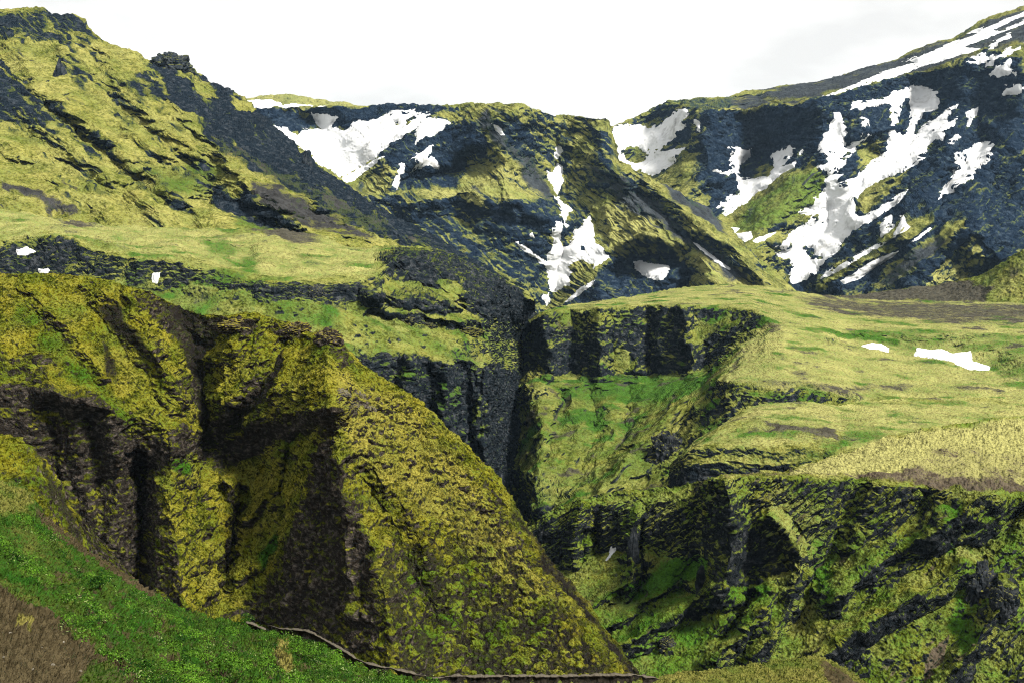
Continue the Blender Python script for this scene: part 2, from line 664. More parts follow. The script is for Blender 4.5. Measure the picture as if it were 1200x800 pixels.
# ------------------------------------------------------------------ palettes (base colours)
M_FAR = terrain_mat('far moss and haze-blue basalt', 1.35, (0.070, 0.083, 0.022), (0.150, 0.148, 0.042), (0.055, 0.100, 0.015), (0.205, 0.20, 0.068),
                    (0.036, 0.042, 0.048), (0.006, 0.012, 0.023), (0.030, 0.045, 0.064), 0.8, 0.40, (0.030, 0.045, 0.028), 0.45)  # dark basalt shifted to blue, painting part of the distance haze into it
M_LEFT = terrain_mat('moss on the left mountain', 0.75, (0.078, 0.096, 0.016), (0.158, 0.150, 0.036), (0.042, 0.080, 0.012), (0.215, 0.20, 0.065),
                     (0.036, 0.036, 0.036), (0.006, 0.010, 0.015), (0.038, 0.045, 0.053), 1.0, 0.50, (0.030, 0.042, 0.014), 0.6)
M_MID = terrain_mat('moss on terrace', 0.42, (0.070, 0.088, 0.015), (0.165, 0.155, 0.033), (0.036, 0.085, 0.012), (0.235, 0.226, 0.080),
                    (0.060, 0.056, 0.042), (0.007, 0.010, 0.013), (0.052, 0.056, 0.061), 1.0, 0.50, (0.026, 0.038, 0.011), 0.7)
M_WALL = terrain_mat('moss on canyon wall', 0.30, (0.046, 0.066, 0.007), (0.130, 0.122, 0.014), (0.038, 0.098, 0.009), (0.235, 0.226, 0.080),
                     (0.085, 0.068, 0.048), (0.007, 0.009, 0.011), (0.048, 0.051, 0.054), 1.0, 0.6, (0.020, 0.028, 0.007), 0.85)
M_FORE = terrain_mat('moss on foreground hill', 0.22, (0.050, 0.064, 0.006), (0.160, 0.142, 0.011), (0.030, 0.085, 0.007), (0.215, 0.188, 0.036),
                     (0.016, 0.014, 0.012), (0.013, 0.011, 0.009), (0.095, 0.080, 0.067), 1.2, 0.85, (0.026, 0.032, 0.006))
M_NEAR = terrain_mat('grass on near slope', 0.075, (0.032, 0.060, 0.008), (0.078, 0.092, 0.016), (0.018, 0.062, 0.007), (0.150, 0.134, 0.036),
                     (0.064, 0.051, 0.027), (0.008, 0.007, 0.006), (0.04, 0.034, 0.027), 1.2, 0.8)

# ------------------------------------------------------------------ the setting, far to near
R_, G_, B_, A_ = 0, 1, 2, 3      # zone channels: rock, lush green, soil or scree, straw

gm, gnt, gb = base_mat('valley floor')
gb.inputs['Base Color'].default_value = (0.05, 0.055, 0.03, 1)
g = 9000.0
ground = mesh_obj('ground', [(-g, -1500, -205), (g, -1500, -205), (g, 2 * g, -205), (-g, 2 * g, -205)], [(0, 1, 2, 3)], gm, False)
ground['kind'] = 'structure'

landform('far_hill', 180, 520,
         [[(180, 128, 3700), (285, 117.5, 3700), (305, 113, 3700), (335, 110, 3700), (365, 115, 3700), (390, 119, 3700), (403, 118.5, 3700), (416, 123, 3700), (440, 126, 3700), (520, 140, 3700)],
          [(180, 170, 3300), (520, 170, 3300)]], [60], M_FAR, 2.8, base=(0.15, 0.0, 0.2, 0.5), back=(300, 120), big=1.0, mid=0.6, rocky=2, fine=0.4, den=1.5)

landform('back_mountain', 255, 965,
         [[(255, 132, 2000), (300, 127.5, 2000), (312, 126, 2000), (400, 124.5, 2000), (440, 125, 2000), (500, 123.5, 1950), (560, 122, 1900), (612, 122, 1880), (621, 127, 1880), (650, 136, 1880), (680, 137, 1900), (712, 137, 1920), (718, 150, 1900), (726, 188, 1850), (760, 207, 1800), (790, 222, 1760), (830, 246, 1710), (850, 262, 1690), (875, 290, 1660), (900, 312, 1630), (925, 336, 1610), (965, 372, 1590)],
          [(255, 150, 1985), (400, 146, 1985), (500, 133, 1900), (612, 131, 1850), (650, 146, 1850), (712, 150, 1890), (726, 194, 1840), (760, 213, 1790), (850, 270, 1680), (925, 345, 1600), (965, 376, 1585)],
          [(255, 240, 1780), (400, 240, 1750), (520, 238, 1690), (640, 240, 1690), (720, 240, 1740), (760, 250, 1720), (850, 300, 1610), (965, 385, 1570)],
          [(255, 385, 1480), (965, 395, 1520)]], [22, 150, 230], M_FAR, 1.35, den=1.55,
         strokes=[(85, 62, [(612, 124), (560, 132), (505, 150), (455, 190), (420, 215), (400, 232)]),
                  (70, 60, [(600, 128), (585, 180), (600, 235), (650, 262)]),
                  (-110, 55, [(658, 140), (652, 190), (655, 235), (662, 270), (650, 330), (640, 372)]),
                  (75, 55, [(700, 140), (715, 195), (760, 250), (820, 305), (860, 345)]),
                  (60, 34, [(735, 200), (780, 230), (850, 285), (920, 345)]),
                  (-45, 20, [(748, 225), (790, 265), (830, 297), (875, 335)]),
                  (-70, 26, [(722, 318), (755, 300), (800, 305), (812, 330), (800, 350)], 'round'),
                  (45, 28, [(560, 228), (520, 226), (488, 236)]),
                  (35, 22, [(610, 240), (650, 262)]),
                  (-60, 40, [(360, 140), (400, 185), (420, 205)], 'round'),
                  (-45, 26, [(480, 215), (540, 205), (560, 190)], 'round')],
         paints=[(R_, 1.7, 4, [(255, 126), (320, 127), (400, 125), (500, 124), (535, 128), (500, 140), (440, 150), (300, 158), (255, 160)]),
                 (R_, 1.4, 8, [(430, 175), (500, 140), (560, 140), (575, 170), (570, 205), (530, 225), (480, 225), (450, 222), (465, 200)]),
                 (A_, 0.8, 6, [(420, 215), (450, 190), (462, 185), (462, 205), (450, 222)]),
                 (B_, 0.9, 6, [(570, 128), (600, 160), (640, 210), (650, 235), (640, 240), (600, 190), (560, 140)]),
                 (R_, 1.35, 4, [(545, 240), (570, 228), (600, 230), (655, 236), (655, 262), (640, 275), (600, 275), (560, 265)]),
                 (R_, 0.95, 4, [(410, 232), (440, 228), (470, 228), (490, 226), (500, 232), (545, 234), (560, 262), (590, 300), (575, 330), (480, 300), (430, 270)]),
                 (A_, 0.9, 4, [(488, 228), (510, 222), (540, 222), (565, 232), (572, 244), (560, 242), (540, 232), (510, 232)]),
                 (R_, -0.2, 4, [(488, 228), (510, 221), (540, 222), (565, 232), (572, 244), (560, 242), (540, 233), (510, 234)]),
                 (A_, 0.6, 10, [(545, 180), (575, 175), (640, 220), (645, 235), (600, 240), (550, 225)]),
                 (R_, -0.1, 10, [(545, 185), (575, 175), (640, 215), (645, 232), (600, 234), (550, 225)]),
                 (R_, 0.7, 6, [(575, 140), (600, 140), (640, 175), (645, 200), (600, 175)]),
                 (R_, 0.95, 5, [(655, 140), (672, 150), (668, 200), (680, 240), (690, 250), (690, 300), (660, 300), (650, 250), (660, 200)]),
                 (R_, 0.95, 5, [(560, 290), (600, 270), (640, 275), (645, 300), (640, 360), (610, 330), (580, 310)]),
                 (R_, 0.7, 8, [(690, 150), (715, 145), (725, 190), (760, 215), (740, 220), (700, 190)]),
                 (B_, 0.9, 7, [(690, 190), (740, 215), (780, 240), (770, 260), (740, 250), (700, 215)]),
                 (B_, 0.95, 5, [(770, 240), (800, 265), (850, 305), (885, 335), (860, 330), (810, 290), (775, 262)]),
                 (B_, 0.9, 5, [(775, 215), (810, 222), (850, 258), (855, 275), (830, 262), (790, 235)]),
                 (A_, 0.8, 9, [(700, 250), (730, 235), (775, 270), (830, 300), (900, 335), (830, 330), (790, 300), (720, 300), (705, 275)]),
                 (R_, -0.35, 9, [(690, 235), (730, 235), (775, 270), (830, 300), (900, 335), (830, 330), (790, 300), (720, 300), (705, 275)]),
                 (R_, 1.4, 4, [(650, 360), (690, 330), (715, 305), (745, 298), (790, 298), (812, 315), (812, 335), (790, 345), (740, 350), (700, 365)]),
                 (A_, 0.6, 5, [(700, 345), (720, 335), (745, 345), (760, 360), (700, 362)])],
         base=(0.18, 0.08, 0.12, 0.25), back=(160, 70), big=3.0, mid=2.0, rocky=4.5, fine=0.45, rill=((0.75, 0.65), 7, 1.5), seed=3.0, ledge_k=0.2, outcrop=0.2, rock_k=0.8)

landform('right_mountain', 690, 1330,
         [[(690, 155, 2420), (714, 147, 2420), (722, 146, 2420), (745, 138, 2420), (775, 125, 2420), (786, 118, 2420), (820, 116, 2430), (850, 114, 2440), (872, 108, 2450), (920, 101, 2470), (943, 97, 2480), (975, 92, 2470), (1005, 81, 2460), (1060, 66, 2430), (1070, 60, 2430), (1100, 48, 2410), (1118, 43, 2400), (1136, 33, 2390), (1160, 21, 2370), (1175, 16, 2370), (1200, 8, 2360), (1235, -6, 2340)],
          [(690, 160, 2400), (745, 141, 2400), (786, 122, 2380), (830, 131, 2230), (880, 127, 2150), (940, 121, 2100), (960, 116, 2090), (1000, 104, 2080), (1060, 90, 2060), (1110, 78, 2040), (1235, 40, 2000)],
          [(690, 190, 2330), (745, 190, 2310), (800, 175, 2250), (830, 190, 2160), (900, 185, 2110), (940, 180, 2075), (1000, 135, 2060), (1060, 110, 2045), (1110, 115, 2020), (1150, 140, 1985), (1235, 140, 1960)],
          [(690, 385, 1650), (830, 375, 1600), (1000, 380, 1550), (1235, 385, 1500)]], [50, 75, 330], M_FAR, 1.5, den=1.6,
         strokes=[(-75, 45, [(760, 150), (745, 185), (765, 200)], 'round'),
                  (70, 40, [(825, 145), (830, 200), (800, 235), (820, 262)]),
                  (-110, 48, [(880, 140), (890, 185), (870, 225), (850, 250)], 'round'),
                  (80, 60, [(965, 130), (960, 190), (920, 240), (860, 275)]),
                  (-100, 60, [(1075, 110), (1060, 160), (1020, 210), (960, 280), (935, 330)], 'round'),
                  (55, 30, [(1010, 150), (1040, 150), (1035, 190), (990, 215)]),
                  (60, 30, [(1110, 170), (1060, 200), (1010, 240), (1000, 250)]),
                  (40, 16, [(1100, 235), (1060, 270), (1000, 310), (960, 330)]),
                  (70, 45, [(1200, 90), (1190, 150), (1130, 220), (1070, 280)]),
                  (-50, 26, [(1150, 165), (1120, 210), (1105, 230)], 'round'),
                  (95, 55, [(1142, 272), (1110, 300), (1075, 335)]),
                  (80, 45, [(1142, 272), (1170, 300), (1190, 335)]),
                  (60, 30, [(1200, 180), (1185, 240), (1190, 280)])],
         paints=[(R_, 1.3, 5, [(825, 132), (880, 128), (945, 121), (960, 116), (1000, 105), (1060, 91), (1110, 80), (1160, 60), (1200, 70), (1200, 330), (1060, 340), (930, 345), (920, 320), (960, 260), (950, 215), (965, 190), (940, 200), (900, 190), (870, 225), (840, 262), (800, 255), (800, 225), (820, 180)]),
                 (R_, 0.78, 4, [(690, 150), (720, 147), (745, 139), (786, 119), (830, 118), (860, 116), (855, 126), (825, 134), (800, 160), (780, 180), (760, 145), (720, 150)]),
                 (R_, 1.6, 4, [(828, 136), (880, 131), (945, 124), (955, 175), (930, 180), (880, 187), (838, 187)]),
                 (B_, 0.8, 4, [(880, 112), (920, 103), (1000, 84), (1070, 62), (1200, 10), (1230, 0), (1230, 40), (1110, 76), (1000, 102), (950, 116), (880, 124), (830, 126)]),
                 (A_, 0.9, 3, [(835, 130), (870, 126), (890, 124), (890, 127), (850, 132)]),
                 (R_, -0.3, 3, [(832, 131), (870, 125), (895, 123), (895, 127), (850, 132)]),
                 (R_, -0.25, 6, [(855, 272), (880, 235), (935, 205), (955, 195), (968, 205), (960, 235), (925, 262), (880, 275)]),
                 (G_, 0.65, 6, [(855, 272), (880, 235), (935, 205), (955, 195), (968, 205), (960, 235), (925, 262), (880, 275)]),
                 (R_, 0.2, 6, [(790, 215), (810, 200), (830, 230), (830, 255), (800, 232)]),
                 (R_, 0.15, 4, [(1005, 235), (1020, 215), (1065, 200), (1060, 215), (1030, 235), (1010, 250)]),
                 (R_, 0.1, 5, [(945, 335), (1010, 300), (1060, 265), (1085, 252), (1095, 262), (1060, 285), (1000, 320), (960, 342)]),
                 (R_, 0.1, 5, [(1095, 285), (1110, 262), (1130, 258), (1130, 268), (1110, 290)]),
                 (A_, 0.7, 4, [(1080, 335), (1110, 300), (1142, 274), (1155, 300), (1170, 315), (1130, 330)]), (R_, 0.0, 4, [(1080, 335), (1110, 300), (1142, 274), (1155, 300), (1170, 315), (1130, 330)]),
                 (R_, 0.25, 6, [(1000, 175), (1010, 160), (1040, 160), (1030, 190), (1000, 205)]),
                 (B_, 0.8, 5, [(1030, 330), (1060, 300), (1100, 275), (1110, 280), (1070, 320), (1050, 335)]),
                 (R_, 0.4, 5, [(1020, 335), (1055, 300), (1098, 272), (1108, 280), (1070, 320), (1050, 335)])],
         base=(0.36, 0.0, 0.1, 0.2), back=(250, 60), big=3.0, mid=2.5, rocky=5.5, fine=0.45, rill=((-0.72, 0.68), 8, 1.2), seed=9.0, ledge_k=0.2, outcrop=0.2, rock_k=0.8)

landform('gravel_hill', 900, 1330,
         [[(900, 352, 1130), (960, 349, 1120), (1010, 346, 1110), (1060, 338, 1100), (1110, 331, 1090), (1150, 322, 1060), (1168, 312, 1040), (1185, 300, 1030), (1200, 293, 1020), (1240, 282, 1010)],
          [(900, 385, 960), (1240, 385, 940)]], [110], M_MID, 0.8,
         paints=[(B_, 1.1, 5, [(890, 345), (1010, 345), (1060, 337), (1120, 329), (1165, 335), (1150, 352), (1060, 352), (1000, 358), (890, 362)])],
         base=(0.0, 0.25, 0.1, 0.35), back=(120, 40), big=1.0, mid=0.8, rocky=2, fine=0.7, seed=13.0, soil_k=0.4, outcrop=0.1)

landform('left_mountain', -150, 626,
         [[(-60, 8, 1330), (0, 12, 1320), (15, 10.5, 1320), (50, 9, 1320), (57, 17, 1320), (70, 18, 1320), (85, 15, 1320), (100, 24, 1320), (115, 42, 1320), (122, 47, 1320), (140, 55, 1310), (160, 61, 1310), (168, 69, 1310), (178, 72, 1320), (222, 82, 1330), (240, 92, 1320), (270, 107, 1290), (285, 115, 1280), (300, 128, 1260), (312, 136, 1250), (318, 143, 1245), (325, 150, 1240), (340, 164, 1230), (352, 180, 1210), (360, 178, 1200), (366, 193, 1190), (385, 204, 1180), (400, 213, 1160), (415, 228, 1140), (430, 235, 1120), (460, 255, 1080), (500, 275, 1020), (540, 298, 980), (580, 320, 950), (620, 345, 930), (670, 378, 920)],
          [(-60, 55, 1240), (0, 60, 1230), (80, 62, 1220), (120, 80, 1200), (165, 100, 1170), (200, 118, 1140), (250, 165, 1080), (330, 215, 1000), (400, 250, 930), (450, 270, 880), (520, 292, 890), (580, 325, 920), (670, 385, 910)],
          [(-60, 240, 770), (0, 248, 770), (100, 266, 770), (200, 274, 775), (330, 276, 770), (430, 292, 790), (520, 300, 850), (600, 350, 905), (670, 392, 905)],
          [(-60, 285, 730), (0, 290, 730), (100, 300, 730), (200, 305, 735), (330, 310, 740), (430, 320, 740), (520, 330, 830), (600, 380, 900), (670, 420, 900)]],
         [80, 250, 20], M_LEFT, 0.8, den=1.4,
         strokes=[(50, 40, [(150, 62), (198, 120), (238, 160), (275, 186), (307, 205), (370, 237), (445, 279)]),
                  (40, 26, [(200, 75), (225, 120), (270, 160), (300, 165)]),
                  (35, 22, [(318, 140), (345, 190), (380, 230)]),
                  (24, 15, [(80, 60), (140, 110), (200, 160), (240, 185)]), (22, 14, [(40, 90), (110, 150), (180, 205), (230, 250)]),
                  (20, 13, [(0, 110), (70, 160), (140, 215), (190, 255)]), (18, 12, [(0, 165), (60, 205), (110, 245)]), (20, 13, [(150, 150), (210, 195)]),
                  (-20, 13, [(110, 90), (175, 150), (215, 180)]), (-18, 12, [(60, 128), (130, 185), (190, 235)]), (-18, 12, [(15, 145), (90, 200), (140, 240)]),
                  (22, 14, [(215, 140), (280, 195), (330, 232)]), (-16, 11, [(225, 165), (260, 195)]),
                  (40, 26, [(20, 60), (40, 100), (85, 140)]),
                  (25, 18, [(115, 50), (140, 90), (170, 130)]),
                  (-35, 22, [(150, 225), (180, 200), (215, 195), (250, 200), (245, 225), (225, 250)], 'round'),
                  (-25, 16, [(30, 190), (70, 200), (110, 250)]),
                  (-22, 12, [(60, 130), (110, 170), (140, 200)]),
                  (45, 22, [(262, 192), (280, 205), (300, 225), (340, 245)]),
                  (-40, 16, [(246, 235), (275, 245), (310, 262), (350, 280)], 'round')],
         paints=[(R_, 1.4, 5, [(-60, 15), (0, 20), (50, 12), (85, 17), (105, 32), (118, 46), (100, 52), (60, 50), (20, 45), (-60, 60)]),
                 (R_, 1.3, 7, [(-60, 75), (0, 75), (25, 90), (40, 110), (75, 125), (80, 140), (40, 150), (0, 140), (-60, 140)]),
                 (R_, 1.2, 6, [(75, 70), (100, 85), (112, 100), (95, 105), (80, 90)]),
                 (R_, 1.2, 6, [(118, 105), (140, 105), (148, 125), (130, 125)]),
                 (R_, 1.1, 5, [(140, 95), (175, 85), (195, 110), (190, 130), (160, 120)]),
                 (R_, 0.7, 4, [(100, 90), (150, 132), (190, 170), (186, 176), (140, 140), (98, 100)]), (R_, 0.7, 4, [(50, 122), (120, 178), (180, 225), (176, 232), (112, 186), (48, 132)]),
                 (R_, 0.65, 4, [(10, 140), (80, 192), (130, 232), (125, 238), (74, 200), (8, 150)]), (R_, 0.65, 4, [(160, 178), (200, 212), (230, 250), (222, 252), (190, 220), (158, 188)]),
                 (R_, 0.9, 4, [(60, 30), (100, 40), (105, 55), (75, 48)]),
                 (R_, 1.9, 4, [(172, 74), (200, 70), (222, 80), (240, 90), (270, 104), (300, 122), (318, 138), (362, 175), (400, 210), (430, 233), (500, 272), (560, 306), (600, 330), (560, 315), (482, 287), (445, 279), (395, 250), (370, 237), (307, 205), (275, 186), (240, 162), (232, 140), (200, 120), (190, 95)]),
                 (R_, 0.2, 5, [(205, 85), (225, 92), (255, 105), (260, 118), (240, 118), (225, 108)]),
                 (R_, -0.1, 4, [(272, 112), (292, 122), (300, 132), (288, 137), (275, 128)]),
                 (B_, 1.0, 8, [(250, 160), (300, 185), (380, 225), (470, 270), (520, 292), (482, 287), (445, 279), (370, 237), (307, 205), (265, 180)]),
                 (R_, 0.85, 8, [(250, 160), (300, 185), (380, 225), (470, 270), (520, 292), (482, 287), (445, 279), (370, 237), (307, 205), (265, 180)]),
                 (R_, 1.3, 3, [(105, 160), (118, 155), (135, 175), (145, 187), (130, 183)]),
                 (G_, 0.6, 8, [(145, 190), (200, 195), (235, 188), (255, 195), (250, 225), (220, 235), (190, 215)]),
                 (R_, 0.85, 5, [(205, 198), (225, 188), (250, 195), (250, 215), (240, 225)]),
                 (R_, 1.5, 3, [(248, 222), (262, 220), (270, 235), (290, 222), (296, 232), (320, 250), (350, 262), (360, 280), (330, 272), (300, 262), (262, 252), (248, 240)]),
                 (B_, 1.0, 5, [(296, 215), (325, 222), (360, 240), (400, 258), (440, 285), (400, 270), (350, 260), (320, 246), (300, 232)]),
                 (G_, 0.7, 5, [(270, 250), (290, 245), (330, 268), (310, 275), (280, 265)]),
                 (B_, 0.8, 4, [(0, 212), (40, 225), (80, 240), (100, 250), (80, 250), (40, 235), (0, 222)])],
         base=(0.16, 0.12, 0.0, 0.35), back=(140, 90), big=2.5, mid=2.5, rocky=5.0, fine=0.5, rill=((1.0, 0.72), 8, 1.9), seed=21.0, ledge_k=0.15, outcrop=0.25, rock_k=0.7, stroke_k=0.7, slope_k=1.2, slope_mid=0.48)

landform('left_terrace', -150, 630,
         [[(-60, 238, 775), (0, 245, 775), (100, 262, 780), (200, 268, 785), (330, 268, 790), (430, 288, 800), (500, 291, 800), (540, 303, 800), (580, 322, 810), (620, 348, 820), (668, 374, 830)],
          [(-60, 276, 610), (0, 283, 600), (30, 274, 610), (60, 278, 600), (100, 286, 590), (130, 294, 580), (160, 300, 570), (200, 304, 565), (250, 315, 560), (290, 326, 550), (330, 330, 545), (400, 330, 550), (440, 322, 570), (470, 301, 640), (500, 297, 680), (540, 312, 700), (580, 332, 720), (605, 352, 800), (640, 372, 980)],
          [(-60, 330, 590), (0, 332, 585), (60, 332, 580), (150, 340, 560), (200, 345, 555), (250, 350, 545), (300, 356, 535), (340, 354, 535), (380, 352, 540), (430, 358, 550), (480, 366, 570), (540, 374, 600), (575, 376, 640), (600, 378, 780), (640, 392, 960)],
          [(-60, 400, 500), (300, 410, 495), (400, 412, 500), (430, 418, 510), (480, 412, 530), (540, 420, 560), (575, 428, 600), (600, 432, 760), (640, 432, 920)],
          [(-60, 560, 480), (400, 540, 485), (480, 540, 515), (540, 545, 545), (575, 552, 590), (600, 556, 740), (640, 560, 900)],
          [(-60, 660, 440), (570, 660, 500), (640, 660, 800)]],
         [70, 75, 100, 170, 60], M_MID, 0.46, den=1.45,
         strokes=[(-30, 18, [(590, 340), (608, 430), (600, 545)], 'round'),
                  (25, 16, [(570, 430), (572, 540)]), (22, 16, [(520, 425), (525, 540)]), (20, 14, [(480, 420), (488, 520)]),
                  (-16, 10, [(545, 430), (548, 540)]),
                  (-14, 14, [(235, 283), (265, 290), (290, 297)], 'round'), (-12, 12, [(325, 295), (355, 300)], 'round'),
                  (30, 24, [(470, 295), (520, 320), (560, 345), (600, 360)]),
                  (20, 14, [(430, 345), (480, 348), (530, 355)]),
                  (-16, 12, [(440, 372), (500, 382), (560, 388)], 'round')],
         paints=[(R_, 1.0, 4, [(-60, 290), (0, 290), (30, 278), (60, 280), (100, 288), (140, 300), (140, 325), (100, 335), (-60, 335)]),
                 (R_, 0.6, 4, [(140, 302), (200, 306), (250, 318), (290, 330), (290, 340), (230, 330), (200, 325), (190, 345), (150, 330)]),
                 (R_, 1.05, 4, [(285, 330), (330, 332), (400, 332), (430, 326), (440, 330), (450, 350), (400, 353), (380, 356), (350, 350), (300, 356)]),
                 (R_, 1.5, 6, [(440, 300), (470, 290), (520, 292), (560, 308), (600, 330), (625, 352), (630, 378), (600, 375), (560, 370), (530, 340), (480, 330), (455, 325)]),
                 (R_, 1.0, 3, [(458, 345), (480, 335), (510, 340), (530, 352), (532, 368), (500, 366), (470, 362)]),
                 (R_, 0.05, 5, [(515, 330), (540, 332), (550, 362), (535, 372), (525, 352)]),
                 (B_, 0.8, 5, [(290, 268), (340, 262), (380, 280), (340, 284)]),
                 (G_, 0.45, 6, [(195, 310), (230, 325), (300, 352), (290, 375), (220, 370), (190, 350)]),
                 (G_, 0.7, 8, [(320, 352), (380, 352), (410, 370), (380, 385), (330, 372)]),
                 (G_, 0.4, 12, [(400, 360), (470, 372), (560, 385), (590, 400), (570, 425), (480, 410), (420, 395)]),
                 (R_, 0.8, 3, [(455, 368), (480, 372), (485, 382), (465, 382)]), (R_, 0.8, 3, [(490, 378), (508, 378), (505, 386), (490, 386)]),
                 (R_, 0.9, 3, [(530, 384), (560, 386), (565, 392), (540, 393)]),
                 (R_, 1.1, 4, [(415, 425), (440, 415), (480, 412), (500, 420), (540, 424), (590, 432), (630, 434), (630, 570), (400, 570)]),
                 (G_, 0.8, 5, [(420, 425), (480, 420), (520, 430), (500, 445), (470, 450), (440, 440)]),
                 (R_, 0.4, 5, [(460, 430), (495, 428), (500, 440), (470, 448)]),
                 (R_, 0.25, 5, [(515, 450), (538, 455), (535, 478), (516, 476)]), (R_, 0.3, 6, [(430, 445), (465, 440), (470, 480), (440, 470)]), (R_, 0.3, 6, [(552, 470), (568, 470), (566, 520), (550, 515)]), (R_, 0.3, 5, [(480, 480), (500, 475), (505, 510), (485, 505)]),
                 (G_, 0.7, 10, [(410, 430), (560, 435), (570, 560), (430, 540)]),
                 (A_, 1.0, 8, [(-60, 240), (200, 265), (430, 285), (450, 300), (430, 322), (330, 325), (200, 300), (60, 275), (-60, 280)]),
                 (B_, 0.7, 4, [(60, 256), (100, 255), (120, 265), (80, 268)]),
                 (G_, 0.8, 6, [(238, 285), (262, 280), (285, 292), (270, 300), (245, 297)]),
                 (G_, 0.8, 5, [(285, 300), (300, 300), (298, 320), (285, 322)])],
         base=(0.14, 0.3, 0.0, 0.3), big=2.6, mid=3.6, rocky=5.5, fine=0.6, seed=33.0, soil_k=0.4, ledge_k=0.35, stroke_k=0.8, rock_k=1.45, right_edge=[(340, 628), (375, 627), (400, 614), (430, 622), (560, 625)])

